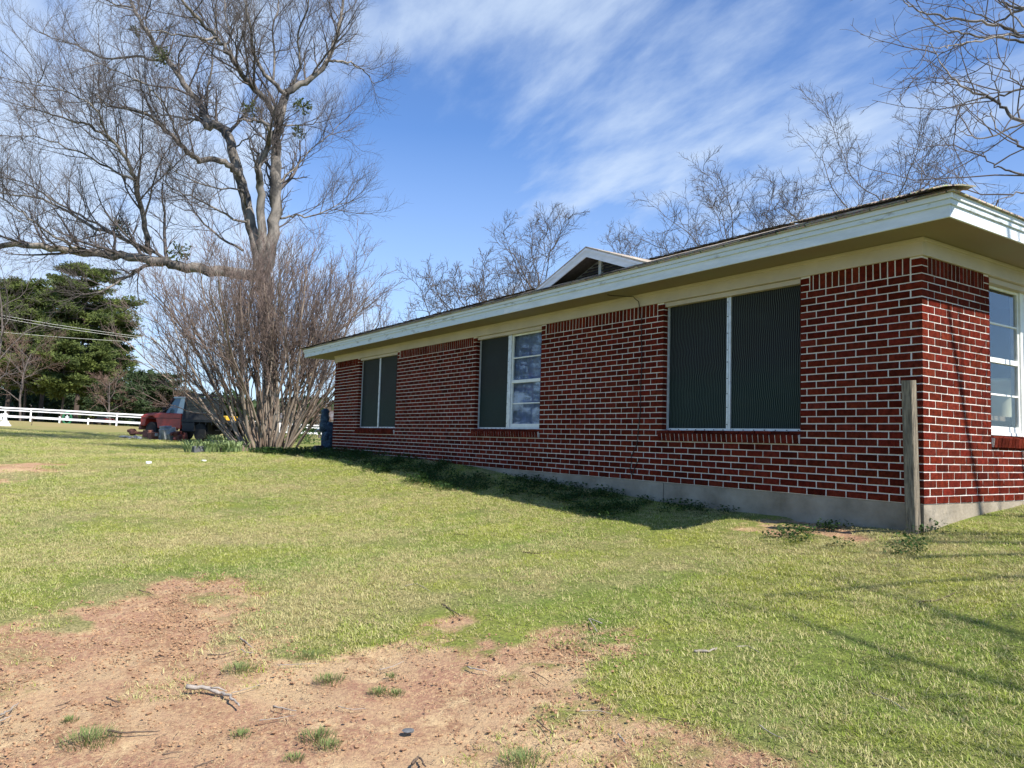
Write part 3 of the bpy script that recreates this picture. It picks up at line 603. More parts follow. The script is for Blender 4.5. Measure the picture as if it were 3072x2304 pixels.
# frieze holes / soffit stains are small knots
for x in (-11.6,-11.35): kn=MB();kn.lathe([(.0,-.0012),(.022,-.0012),(.022,.002),(0,.002)],(x,-.20,SO-.002),8).build('soffit_hole','screw',house)
def window(W,kinds,plane='x'):
    s0,s1,z0=W;top=H-.002
    def T(s,d,z): return (-s,d,z) if plane=='x' else (-d,s,z)
    def bx(m,a0,a1,d0,d1,zz0,zz1):
        p=np.array(T(a0,d0,zz0));q=np.array(T(a1,d1,zz1));m.box(np.minimum(p,q),np.maximum(p,q));return m
    fm=MB();mid=(s0+s1)/2+(.012 if plane=='x' else 0);wf='aluminium' if 'screen' in kinds else 'white_frame';D=.070
    bx(fm,s0+.001,s0+.028,D,D+.05,z0,top-.05);bx(fm,s1-.028,s1-.001,D,D+.05,z0,top-.05);bx(fm,s0+.028,s1-.028,D,D+.05,z0,z0+.030)
    if 'glass' in kinds: bx(fm,mid-.045,mid+.045,D-.004,D+.052,z0-.002,top-.05)
    else:
        bx(fm,mid-.028,mid-.003,D-.004,D+.05,z0,top-.05);bx(fm,mid+.003,mid+.028,D-.003,D+.05,z0,top-.05);bx(fm,mid-.003,mid+.003,D+.008,D+.05,z0,top-.05)
    cells=[(s0+.028,mid-(.045 if 'glass' in kinds else .028)),(mid+(.045 if 'glass' in kinds else .028),s1-.028)];nf0=len(fm.f)
    for (a,b),k in zip(cells,kinds):
        if k!='screen': continue
        for i in range(7): fm.obox(T(a+.04+(b-a-.08)*i/6,D-.003,z0+.015),(.010,.006,.010))
        for i in range(9): fm.obox(T(a-.014,D-.006,z0+.08+(top-z0-.2)*i/8+rb.uniform(-.02,.02)),(.009,.006,.009))
    win=fm.build('window',wf,house);win.data.materials.append(M['screw'])
    for p_ in list(win.data.polygons)[nf0:]: p_.material_index=1
    hb=MB();bx(hb,s0+.001,s1-.001,.022,D+.06,top-.049,top);hb.build('head_board','cream_paint',win)
    # rowlock sill, sloped, projecting
    sb=MB();n=int(round((s1-s0+ .05)/C));ww=(s1-s0+.046)/n
    for i in range(n):
        a=s0-.0+i*ww+.0055;b=s0+(i+1)*ww-.0055
        prof=[(-.022,z0-.118),(-.034,z0-.032),(D-.0,z0-.006),(D+.02,z0-.08),(D-.0,z0-.118)]
        vs=[];j=rb.uniform(-.0015,.0015,(5,2))
        for s in(a,b):
            for (d,z),(u1,u2) in zip(prof,j): vs.append(T(s,d+u1,z+u2))
        sb.add(vs,[(0,1,2,3,4),(9,8,7,6,5)]+[(k,k+5,(k+1)%5+5,(k+1)%5) for k in range(5)],tint())
    sb.build('sill','brick',win)
    sm=MB();vs=[]
    for s in(s0+.003,s0+n*ww-.006):
        for (d,z) in [(-.017,z0-.116),(-.028,z0-.036),(D+.02,z0-.010),(D+.02,z0-.116)]: vs.append(T(s,d,z))
    sm.add(vs,[(0,1,2,3),(7,6,5,4)]+[(k,k+4,(k+1)%4+4,(k+1)%4) for k in range(4)]);sm.build('sill_mortar','mortar',win)
    for (a,b),k in zip(cells,kinds):
        if k=='screen':
            # slightly bulged ribbed screen sheet
            nx_,nz_=14,24;g=MB();vs=[];ph=rb.uniform(0,6)
            for j in range(nz_+1):
                for i in range(nx_+1):
                    u=i/nx_;v_=j/nz_;bul=.006*math.sin(PI*u)*math.sin(PI*v_)*math.sin(v_*9+ph+u*3);vs.append(T(a+(b-a)*u,D+.014-bul,z0+.03+(top-.05-z0-.03)*v_))
            g.add(vs,[(j*(nx_+1)+i,j*(nx_+1)+i+1,(j+1)*(nx_+1)+i+1,(j+1)*(nx_+1)+i) for j in range(nz_) for i in range(nx_)]);g.build('screen','screen',win,smooth=True)
        else:
            mz=z0+(top-.05-z0)*.50;f2=MB()
            bx(f2,a+.0005,a+.03,D+.012,D+.040,z0+.031,top-.0505);bx(f2,b-.03,b-.0005,D+.012,D+.040,z0+.031,top-.0505);bx(f2,a+.03,b-.03,D+.01,D+.041,z0+.031,z0+.085);bx(f2,a+.03,b-.03,D+.012,D+.04,top-.075,top-.0505)
            bx(f2,a+.03,b-.03,D+.004,D+.042,mz-.024,mz+.024)
            for q in (.5*(z0+.085+mz-.024),.5*(mz+.024+top-.075)): bx(f2,a+.03,b-.03,D+.016,D+.036,q-.009,q+.009)
            f2.build('sash','white_frame',win,bevel=.002)
            g=MB();bx(g,a+.028,b-.028,D+.026,D+.029,z0+.08,mz-.01);bx(g,a+.028,b-.028,D+.0262,D+.0292,mz+.01,top-.07);g.build('pane','glass',win)
            cm='blue_curtain' if plane=='x' else 'light_curtain';cu=MB();vs=[];n_=60;c0,c1=(a-.02,b+.02) if plane=='x' else (a-.02,a+.10)
            for i in range(n_+1):
                u=i/n_;dd=D+(.075 if plane=='x' else .10)+.022*math.sin(u*34+2*math.sin(u*9))
                vs+= [T(c0+(c1-c0)*u,dd,z0-.05),T(c0+(c1-c0)*(u if plane=='x' else u*.5),dd,top)]
            cu.add(vs,[(2*i,2*i+2,2*i+3,2*i+1) for i in range(n_)]);cu.build('curtain',cm,win,smooth=True)
    # dark room box behind
    rm=MB();x0=np.array(T(s0-.3,.165,z0-.3));x1=np.array(T(s1+.3,1.4,top+.02));lo=np.minimum(x0,x1);hi=np.maximum(x0,x1)
    v=[(lo[0],lo[1],lo[2]),(hi[0],lo[1],lo[2]),(hi[0],hi[1],lo[2]),(lo[0],hi[1],lo[2]),(lo[0],lo[1],hi[2]),(hi[0],lo[1],hi[2]),(hi[0],hi[1],hi[2]),(lo[0],hi[1],hi[2])]
    fs=[(0,1,2,3),(4,5,6,7),(1,2,6,5),(2,3,7,6),(3,0,4,7),(0,1,5,4)];fs.pop(5 if plane=='x' else 2);rm.add(v,fs);rm.build('room','interior',win)
    return win
window(W1,('screen','screen'));window(W2,('glass','screen'));window(W3,('screen','screen'));window(W4,('glass','glass'),'y')
# closer at window backs: jamb liners
tag(house,'long low red brick ranch house with white eaves and dark screened windows','house')
# cable hanging down the long wall
wr=MB();X0=-3.36
pts=[(-3.72,-.30,SO-.004),(-3.70,-.25,SO-.012),(-3.60,-.12,SO-.015),(-3.50,-.07,SO-.03),(-3.44,-.042,SO-.09),(-3.43,-.03,SO-.2),(-3.415,-.008,1.95),(-3.40,-.007,1.6),(-3.405,-.008,1.2),(-3.41,-.007,.9),(-3.43,-.008,.6),(-3.47,-.01,.40),(-3.55,-.010,.28),(-3.56,-.010,.12),(-3.535,-.010,.05),(-3.47,-.010,.17),(-3.42,-.01,.26)]
P=np.array(pts);t_=np.linspace(0,len(P)-1,70);wp=np.stack([np.interp(t_,range(len(P)),P[:,i]) for i in range(3)],1);wp[10:,0]+=np.array([.006*math.sin(i*.9) for i in range(60)])
wr.tube(wp,.0050,6);tag(wr.build('hanging_cable','black_wire',smooth=True),'thin black cable hanging from the soffit down the brick wall','cable')
# potted planter behind the end window
pt=MB();pt.lathe([(.13,0),(.135,.015),(.17,.17),(.21,.29),(.24,.35),(.30,.365),(.30,.40),(.26,.405),(.23,.35),(0,.34)],(-.40,2.28,.815),32)
tag(pt.build('planter','planter_white',smooth=True),'cream flower pot standing inside the end window of the brick house','planter')
tbm=MB();tbm.box((-.85,1.5,.77),(-.2,2.75,.814));tbm.box((-.8,1.55,.31),(-.76,1.59,.7695));tbm.box((-.26,1.55,.31),(-.22,1.59,.7695));tag(tbm.build('window_table','timber'),'low wooden table under the cream pot inside the end window','table')
# leaning weathered post at the corner
pb=gp0(2742,1600);pt_=at(2726,1141,(pb-EYE)@_f);pm=MB();b0=Vector((*pb[:2],zz(*pb[:2])-.25));t0=Vector(pt_)
ax_=(t0-b0).normalized()
rot=Matrix.Rotation(R_(3),3,'Z');xx=(rot@Vector((1,0,0)));xx=(xx-ax_*xx.dot(ax_)).normalized();yy=ax_.cross(xx);vs=[]
for j in range(13):
    for i in(-1,0,1):
        pass
rp_=np.random.default_rng(2);sec=[(-1,-.85),(-.85,-1),(.85,-1),(1,-.85),(1,.85),(.85,1),(-.85,1),(-1,.85)]
for j in range(15):
    c=b0.lerp(t0,j/14)
    for (a,b) in sec: vs.append(c+xx*(a*.044+rp_.uniform(-.0008,.0008))+yy*(b*.044+rp_.uniform(-.0008,.0008)))
pm.add([tuple(v) for v in vs],[(j*8+k,j*8+(k+1)%8,(j+1)*8+(k+1)%8,(j+1)*8+k) for j in range(14) for k in range(8)]+[tuple(range(112,120))])
tag(pm.build('wooden_post','weathered_wood'),'square weathered wooden post leaning beside the near house corner','post')
# ------------------------------------------------------------------ trees: generators
class Tree:
    def __init__(s,seed): s.br=[];s.rng=np.random.default_rng(seed)
    def add(s,pts,rad,lv): s.br.append((np.asarray(pts,float),np.asarray(rad,float),lv))
    def grow(s,p,d,L,r,lv,P):
        # P: per level dicts ; d direction unit
        q=P[lv];n=q.get('n',6);rng=s.rng;pts=[np.array(p,float)];rad=[r];d=np.array(d,float)
        trop=np.array(q.get('trop',(0,0,.12)));w=q.get('wob',.18);st=L/n;r1=r*q.get('tap',.35)
        for i in range(n):
            d=d+rng.normal(size=3)*w+trop;d/=np.linalg.norm(d);pts.append(pts[-1]+d*st);rad.append(r+(r1-r)*(i+1)/n)
        s.add(pts,rad,lv)
        if lv+1<len(P): s.kids(np.array(pts),np.array(rad),lv+1,P,L)
    def kids(s,pts,rad,lv,P,L,t0=None,num=None,rmax=.7):
        q=P[lv];rng=s.rng;num=q['num'] if num is None else num;t0=q.get('t0',.25) if t0 is None else t0
        seg=np.linalg.norm(np.diff(pts,axis=0),axis=1);cum=np.r_[0,np.cumsum(seg)];tot=cum[-1];ph=rng.uniform(0,2*PI)
        for k in range(num):
            t=t0+(1-t0)*((k+rng.uniform(.2,.8))/num);t=min(t,.985);c=t*tot;i=min(np.searchsorted(cum,c)-1,len(seg)-1);i=max(i,0);f=(c-cum[i])/seg[i];p=pts[i]*(1-f)+pts[i+1]*f
            d=(pts[i+1]-pts[i])/seg[i];ph+=2.4+rng.uniform(-.5,.5);a=np.cross(d,[.3,.2,1]);a/=np.linalg.norm(a)+1e-9;b=np.cross(d,a);ang=R_(rng.uniform(*q.get('ang',(28,58))))
            nd_=d*math.cos(ang)+(a*math.cos(ph)+b*math.sin(ph))*math.sin(ang)
            nd_[2]+=q.get('up',.1);nd_/=np.linalg.norm(nd_)
            rr=rad[i]*(1-f)+rad[i+1]*f
            l=q['len']*rng.uniform(.6,1.25)*(1-.45*t) if 'len' in q else L*q.get('ratio',.55)*rng.uniform(.7,1.2)*(1.15-.55*t)
            s.grow(p,nd_,l,max(min(rr*rmax,rr*q.get('rr',.6)),q.get('rmin',.003)),lv,P)
    def mesh(s,levels,sides):
        m=MB()
        for p,r,l in s.br:
            if l in levels: m.tube(p,r,sides[min(l,len(sides)-1)],cap=False)
        return m
    def build(s,name,label,cat,group=None,tm='bark',bm='twig_grey',cut=2,sides=(10,6,4,3,3,3),base=None,crown='crown',trunk='trunk'):
        root=s.br[0][0][0].copy() if base is None else np.array(base)
        for p,r,l in s.br: p-=root
        e=empty(name,tuple(root),label=label,cat=cat,group=group)
        s.mesh(range(cut),sides).build(trunk,tm,e,smooth=True)
        s.mesh(range(cut,9),sides).build(crown,bm,e,smooth=True)
        for p,r,l in s.br: p+=root
        return e
def gnd(x,y): return np.array([x,y,zz(x,y)-.05])
# ---- the big bare tree (limbs laid out after the photo at its own distance and given depth)
ZS=1250/2212
BD_=27.
bt=Tree(21)
def limb(pts,w0,w1,dep,lv=0,src=ZS):
    # pts in zoom px, dep: (start,end) extra distance
    pts=np.array(pts,float)*src;n=max(8,int(len(pts)*3));t=np.linspace(0,len(pts)-1,n);P=np.stack([np.interp(t,range(len(pts)),pts[:,i]) for i in(0,1)],1)
    k=np.array([1,2,1])/4.
    for _ in range(1):
        Q=P.copy();Q[1:-1]=P[:-2]*.25+P[1:-1]*.5+P[2:]*.25;P=Q
    dd=BD_+np.interp(t,[0,len(pts)-1],dep)+np.sin(t*1.7+dep[1])*.35*(t/len(pts))
    W=np.array([at(P[i,0],P[i,1],dd[i]) for i in range(n)]);W[1:-1]+=bt.rng.normal(size=(n-2,3))*.03
    R=np.interp(t,[0,len(pts)-1],[w0,w1]);bt.add(W,R,lv);return W,R
TP=[None,None,
 dict(num=0,len=2.6,n=8,wob=.13,trop=(0,0,.05),tap=.3,ang=(30,62),up=.25,rr=.42,rmin=.016,t0=.1),
 dict(num=9,len=1.15,n=6,wob=.16,trop=(0,0,.05),tap=.35,ang=(26,54),up=.2,rr=.5,rmin=.0065,t0=.12),
 dict(num=7,len=.62,n=4,wob=.13,trop=(0,0,.04),tap=.5,ang=(24,50),up=.15,rr=.6,rmin=.0036,t0=.12)]
base=gp0(815,1346);bd=27.
bp=at(812,1335,27.4);bp[2]=zz(bp[0],bp[1])-.1
fork=at(1400*ZS,1430*ZS,27.2)
bt.add([bp,bp*.6+fork*.4+np.array([.05,.1,0]),fork],[.33,.27,.25],0)
def join(px,py,d): return at(px*ZS,py*ZS,d)
specs=[ # pts, w0,w1, dep, secondary count, from t
([(1400,1440),(1450,1280),(1462,1100),(1465,950),(1465,850),(1468,720),(1480,650),(1500,560),(1522,485)],.23,.135,(0,.6),9,.1),
([(1522,490),(1600,450),(1690,390),(1745,315),(1772,240),(1800,150),(1815,60),(1830,-60),(1850,-180)],.115,.035,(.6,2.2),20,.1),
([(1745,320),(1800,328),(1860,330),(1930,370),(1990,450)],.05,.012,(1.2,2.4),8,.1),
([(1515,500),(1440,430),(1380,360),(1340,270),(1330,140),(1300,0),(1290,-120)],.08,.03,(.5,-1.6),16,.1),
([(1475,640),(1430,550),(1370,480),(1300,430),(1260,350),(1200,260),(1150,200),(1040,90),(960,0),(900,-100)],.12,.035,(.3,-2.6),26,.15),
([(1150,200),(1080,210),(1000,190),(900,180),(790,160)],.05,.015,(-1.8,-3),9,.1),
([(1400,1430),(1382,1200),(1382,1050),(1380,950),(1362,890),(1395,830),(1425,760),(1440,700),(1400,640),(1340,640),(1270,640)],.17,.03,(0,-1.6),12,.45),
([(1390,1440),(1350,1250),(1310,1080),(1275,950),(1245,850),(1222,735),(1190,685),(1130,650),(1105,680),(1088,620),(1070,570),(1010,490),(950,400),(890,320),(830,250),(780,170),(740,100),(700,40),(680,-60)],.21,.05,(0,3.0),30,.35),
([(1270,930),(1225,880),(1160,850),(1060,853),(1020,830),(960,770),(880,690),(790,610),(690,575),(580,570),(480,490)],.12,.02,(.3,-2.8),22,.3),
([(1100,640),(1000,630),(900,620),(780,590),(640,560)],.05,.012,(1.6,3.5),10,.15),
([(870,320),(740,300),(640,310),(540,310),(430,250),(330,220),(210,170)],.055,.012,(2.5,4.5),16,.1),
([(1380,1470),(1200,1440),(1040,1425),(940,1410),(860,1385),(700,1370),(560,1350),(430,1340),(300,1320),(150,1300),(0,1300),(-180,1330),(-400,1400)],.20,.06,(0,-3.2),26,.25),
([(900,1392),(760,1422),(650,1490),(560,1540),(480,1560)],.07,.02,(-.6,-2.5),9,.3),
([(790,1345),(770,1200),(740,1080),(720,960),(690,880),(640,800),(590,740),(500,680),(380,640),(250,600),(120,560)],.095,.014,(-.8,-3.2),34,.15),
([(800,1345),(700,1290),(600,1240),(480,1200),(350,1110),(200,1050),(60,1030),(-100,1000)],.085,.02,(-.8,.8),24,.15),
([(600,1240),(450,1160),(330,1090),(200,1000),(100,960),(0,940),(-120,900)],.05,.012,(0,2.4),17,.1),
([(430,1335),(350,1290),(250,1230),(150,1150),(50,1080),(-60,1010)],.05,.012,(-2,-4),14,.1),
([(720,960),(600,900),(450,820),(300,760),(150,720),(40,730)],.045,.010,(-2,-.6),16,.1),
([(640,800),(560,700),(520,600),(450,520),(300,470),(160,430)],.04,.010,(-2.4,-5),15,.1),
([(960,770),(900,620),(850,520),(760,440),(640,380),(500,330)],.04,.010,(-1.5,-4),14,.1),
([(1490,1160),(1560,1140),(1650,1150),(1780,1100),(1880,1060)],.045,.010,(0,1.2),13,.1),
([(1470,990),(1560,900),(1640,800),(1750,720),(1805,650)],.032,.008,(0,1.4),10,.2),
([(1490,665),(1600,660),(1705,650)],.035,.010,(.4,1),6,.2),
([(1300,430),(1230,300),(1210,150),(1190,0),(1180,-120)],.05,.02,(-.5,1.5),15,.1),
([(1100,560),(1110,400),(1140,250),(1140,100),(1160,-80)],.045,.02,(2,3.5),15,.1),
([(1450,440),(1460,300),(1450,150),(1480,0),(1490,-120)],.045,.02,(.4,1.8),15,.1),
([(1560,460),(1600,330),(1580,180),(1640,30),(1650,-100)],.045,.02,(.8,-.4),15,.1),
([(1250,780),(1330,730),(1420,700)],.03,.012,(.2,-.5),4,.2),
([(1310,1100),(1290,1000),(1130,1000),(950,930),(860,830)],.04,.010,(0,-3),13,.25),
([(1310,1180),(1180,1130),(1050,1050),(930,1010),(840,930)],.045,.010,(0,-2),14,.15),
([(1290,1330),(1150,1250),(1050,1150),(1000,1060),(900,1000)],.05,.010,(.3,2.5),15,.15),
([(700,40),(600,20),(520,-30),(420,-60)],.04,.012,(3,4.5),9,.1),
([(780,170),(720,60),(620,30),(540,-20)],.03,.010,(2.6,3),8,.1)]
for pts,w0,w1,dep,ns_,t0 in specs:
    W,R=limb(pts,w0,w1,dep,0 if w0>.09 else 1);bt.kids(W,R,2,TP,1,t0=t0,num=int(ns_*.95))
# level-2 children own their children count
TP[2]['num']=0
big=bt.build('bare_tree','huge bare shade tree with thick crooked limbs rising behind the many stemmed shrub','tree',cut=2,base=bp)
# ---- crape myrtle
cm=Tree(5);MP=[dict(n=14,wob=.085,trop=(0,0,.012),tap=.35),
 dict(num=8,ratio=.42,n=8,wob=.11,trop=(0,0,.045),tap=.4,ang=(14,34),up=.08,rr=.62,rmin=.008,t0=.24),
 dict(num=6,ratio=.50,n=5,wob=.12,trop=(0,0,.04),tap=.5,ang=(16,36),up=.1,rr=.6,rmin=.0065,t0=.22),
 dict(num=5,ratio=.55,n=4,wob=.15,trop=(0,0,.03),tap=.6,ang=(20,46),up=.08,rr=.7,rmin=.0045,t0=.15)]
cb_=at(806,1356,22.3);cen=np.array([cb_[0],cb_[1],0])
rr_=cm.rng
for k in range(54):
    u=(k+.5)/54;a=rr_.uniform(0,2*PI);rad=math.sqrt(rr_.uniform())*1.0
    rgt=np.array([_r[0],_r[1],0]);rgt/=np.linalg.norm(rgt);fw=np.array([_f[0],_f[1],0]);fw/=np.linalg.norm(fw)
    ox=math.cos(a)*rad*.64;oy=math.sin(a)*rad*.55;p=cen+rgt*ox+fw*oy;p[2]=zz(p[0],p[1])-.08
    lean=rgt*(ox*.95+rr_.normal()*.12)+fw*(oy*.7+rr_.normal()*.12);d=lean+np.array([0,0,1.]);d/=np.linalg.norm(d)
    Ls=rr_.uniform(4.6,6.1)*(1-.12*abs(ox));cm.grow(p,d,Ls,rr_.uniform(.022,.05),0,MP)
for (ox,lx,L0) in ((-.6,-.85,4.6),(-.62,-1.02,4.3),(-.55,-.72,5.0),(-.5,-.6,5.4),(-.6,-.92,4.5),(-.5,-.5,5.6),(.55,.65,4.8),(.6,.55,5.2),(.5,.8,4.2),(.6,.45,5.6)):
    p=cen+rgt*ox+fw*rr_.uniform(-.4,.4);p[2]=zz(p[0],p[1])-.08;d=rgt*lx+fw*rr_.uniform(-.3,.2)+np.array([0,0,1.]);d/=np.linalg.norm(d);cm.grow(p,d,L0,rr_.uniform(.03,.045),0,MP)
bmy=cen.copy();bmy[2]=zz(*cen[:2])-.08
cm.build('crape_myrtle','wide leafless many stemmed shrub tree at the far end of the brick house','shrub',tm='myrtle_bark',bm='myrtle_twig',cut=1,sides=(8,4,3,3),base=bmy,trunk='stems')
# ---- pecan-like trees behind the house
BP=[dict(n=9,wob=.07,trop=(0,0,.03),tap=.12),
 dict(num=14,ratio=.68,n=12,wob=.17,trop=(0,0,.05),tap=.22,ang=(38,70),up=.10,rr=.6,rmin=.02,t0=.30),
 dict(num=10,ratio=.48,n=8,wob=.20,trop=(0,0,.03),tap=.3,ang=(30,64),up=.1,rr=.52,rmin=.011,t0=.2),
 dict(num=7,ratio=.50,n=5,wob=.18,trop=(0,0,.02),tap=.4,ang=(28,58),up=.1,rr=.55,rmin=.0085,t0=.15),
 dict(num=5,ratio=.52,n=4,wob=.16,trop=(0,0,.02),tap=.6,ang=(26,50),up=.1,rr=.7,rmin=.0042,t0=.2)]
def behind(px,topy,d,seed,label,lean=(0,0,0),trunk=.16,P=BP,hf=.62,group='bare trees behind the house',bm='twig_dark',tm='bark_dark',name='bare_tree'):
    t=Tree(seed);b=at(px,1290,d);b[2]=zz(b[0],b[1])-.1;top=at(px,topy,d);h=(top[2]-b[2])
    dd=np.array([0,0,1.])+np.array(lean);dd/=np.linalg.norm(dd);t.grow(b,dd,h*hf*1.2,trunk,0,P);return t.build(name,label,'tree',group,tm=tm,bm=bm,cut=2,sides=(8,5,3,3,3))
behind(1600,560,26,31,'bare tree directly behind the little roof gable',(0,-.05,0))
behind(1490,720,24,37,'low bare tree leaning left of the little roof gable',(-.08,-.14,0),.12)
behind(1950,655,33,33,'small distant bare tree between the gable and the taller roofline trees',trunk=.12)
behind(2240,450,27,34,'medium bare tree showing above the middle of the eave',(-.03,-.05,0),.14)
behind(2570,290,25,38,'tallest bare tree above the roof near the right corner of the house',(0,.0,0),.19)
behind(2420,560,31,36,'thin bare tree between the two larger ones above the roof',trunk=.12)
# ---- tree to the right whose branches hang over the corner
rt=Tree(61);RP=[None,None,dict(num=0,len=1.5,n=7,wob=.15,trop=(0,0,-.01),tap=.35,ang=(30,62),up=.05,rr=.5,rmin=.008,t0=.1),
 dict(num=4,len=.55,n=5,wob=.16,trop=(0,0,.0),tap=.5,ang=(28,58),up=.05,rr=.6,rmin=.0045,t0=.15),
 dict(num=2,len=.26,n=3,wob=.15,trop=(0,0,.0),tap=.7,ang=(28,55),up=.05,rr=.75,rmin=.0032,t0=.2)]
tb_=np.array([5.9,3.6,0]);tb_[2]=zz(5.9,3.6)-.1;fk=np.array([5.7,3.5,1.7])
rt.add([tb_,tb_*.5+fk*.5+np.array([.04,.02,0]),fk],[.17,.15,.14],0)
ZR=572/1582
def rl(pts,w0,w1,d0,d1,nk,start=None):
    P=np.array([(2500+x*ZR,y*ZR) for x,y in pts]);n=len(P)*3;t=np.linspace(0,len(P)-1,n);W=np.array([at(np.interp(a,range(len(P)),P[:,0]),np.interp(a,range(len(P)),P[:,1]),np.interp(a,[0,len(P)-1],[d0,d1])) for a in t])
    if start is not None:
        s0=np.array(start);m=12;c=s0+(W[0]-s0)*.5+np.array([0,0,.35]);q=np.linspace(0,1,m,endpoint=False)[:,None];W=np.concatenate([(1-q)**2*s0+2*q*(1-q)*c+q*q*W[0],W]);w=np.r_[np.linspace(max(w0*2.1,.05),w0,m),np.linspace(w0,w1,n)]
    else: w=np.linspace(w0,w1,n)
    W[1:-1]+=rt.rng.normal(size=(len(W)-2,3))*.012;w=w*.72;rt.add(W,w,1);rt.kids(W[-n:],w[-n:],2,RP,1,t0=.02,num=max(3,int(nk*.42)))
rl([(1650,330),(1582,305),(1480,255),(1380,215),(1250,185),(1050,160),(870,125),(730,105),(650,60),(590,10),(560,-60)],.032,.007,9.2,9.9,12,fk)
rl([(1650,370),(1500,335),(1300,310),(1060,280),(950,270),(860,220),(790,160),(720,110)],.022,.006,9.0,9.4,9,fk)
rl([(1582,300),(1440,290),(1280,320),(1150,350),(1010,370),(920,400),(850,390),(700,370)],.018,.005,9.1,8.6,8)
rl([(1700,1090),(1582,1020),(1480,950),(1360,860),(1250,800),(1110,750),(1000,660),(930,580),(850,450),(800,350)],.03,.006,8.4,8.9,13,fk)
rl([(1680,680),(1560,730),(1440,780),(1300,810),(1180,840),(1060,870),(960,900),(870,885)],.02,.005,8.6,8.9,9,fk)
rl([(1700,1000),(1540,1040),(1400,1095),(1220,1145),(1100,1120),(1030,1060)],.018,.005,8.2,8.5,8,fk)
rl([(1680,1260),(1560,1220),(1460,1160),(1380,1080),(1320,960),(1280,850)],.018,.005,7.6,8.0,8,fk)
rl([(1700,1480),(1580,1445),(1440,1420),(1330,1370),(1250,1300),(1130,1240)],.018,.005,7.3,7.7,9,fk)
rl([(1700,1560),(1560,1590),(1450,1630),(1330,1680)],.014,.004,7.2,7.3,6,fk)
rl([(1700,100),(1500,60),(1400,20),(1330,-60)],.03,.01,9.5,10,8,fk)
rl([(1600,60),(1470,120),(1330,200),(1250,150),(1130,60),(1060,-20)],.02,.006,9.6,10,9)
rl([(1650,300),(1560,200),(1450,80),(1380,-40)],.02,.007,9.4,9.8,8)
rl([(1650,800),(1530,690),(1430,550),(1350,440)],.014,.005,8.8,9,7)
rl([(1380,860),(1360,720),(1320,600),(1275,450)],.012,.004,8.5,8.7,7)
# upright leaders (their shadows fall on the end wall and lawn)
LP=[None,dict(num=0,n=9,wob=.06,trop=(0,0,.05),tap=.5),dict(num=0,len=1.6,n=7,wob=.12,trop=(0,0,.03),tap=.35,ang=(25,50),up=.15,rr=.5,rmin=.008,t0=.15),RP[3],RP[4]]
LP[2]=dict(LP[2],num=0)
for d,L,r in (((-.08,-.42,1),6.4,.06),((-.30,-.15,1),5.6,.05),((-.02,-.62,1),5.8,.06),((.02,-1.0,.9),5.0,.05),((-.35,-.9,1),4.6,.045)):
    dd=np.array(d,float);dd/=np.linalg.norm(dd);n0=len(rt.br);rt.grow(fk,dd,L,r,1,[None,LP[1]]);p,r_,_=rt.br[n0];rt.kids(p,r_,2,[None,None,LP[2],RP[3],RP[4]],1,t0=.2,num=3)
for tgt,r in (((5.7,-.3,3.7),.055),((4.9,-1.3,4.9),.045),((6.6,-1.7,4.2),.05),((5.2,.6,5.6),.05),((7.2,-.6,4.6),.05)):
    a=fk.copy();b=np.array(tgt);q=np.linspace(0,1,14)[:,None];c=(a+b)/2+np.array([.2,0,.9]);W=(1-q)**2*a+2*q*(1-q)*c+q*q*b;W[1:-1]+=rt.rng.normal(size=(12,3))*.03;w=np.linspace(r,.015,14);rt.add(W,w,1);rt.kids(W,w,2,[None,None,LP[2],RP[3],RP[4]],1,t0=.35,num=7)
rt.build('bare_tree','bare tree beside the end wall with thin branches overhanging the roof corner','tree',cut=2,sides=(10,6,4,3,3),base=tb_)
# ---- tree right of the camera: out of frame, its shadow streaks the near lawn
st2=Tree(83);tb2=np.array([9.4,-.9,0]);tb2[2]=zz(9.4,-.9)-.1;SP=[dict(n=8,wob=.07,trop=(0,0,.03),tap=.45),dict(num=7,ratio=.6,n=8,wob=.13,trop=(0,0,.04),tap=.3,ang=(30,65),up=.1,rr=.6,rmin=.02,t0=.35),dict(num=6,ratio=.5,n=6,wob=.16,trop=(0,0,.02),tap=.35,ang=(30,60),up=.05,rr=.5,rmin=.012,t0=.2),dict(num=5,ratio=.5,n=4,wob=.16,trop=(0,0,.02),tap=.4,ang=(30,60),up=.05,rr=.5,rmin=.008,t0=.2)]
st2.grow(tb2,(-.12,-.06,1),6.6,.14,0,SP);st2.grow(tb2,(-.05,-.40,1),6.2,.11,0,SP);st2.build('bare_tree','bare tree right of the end wall throwing streaky shade on the near grass','tree',cut=2,sides=(8,5,3,3),base=tb2)
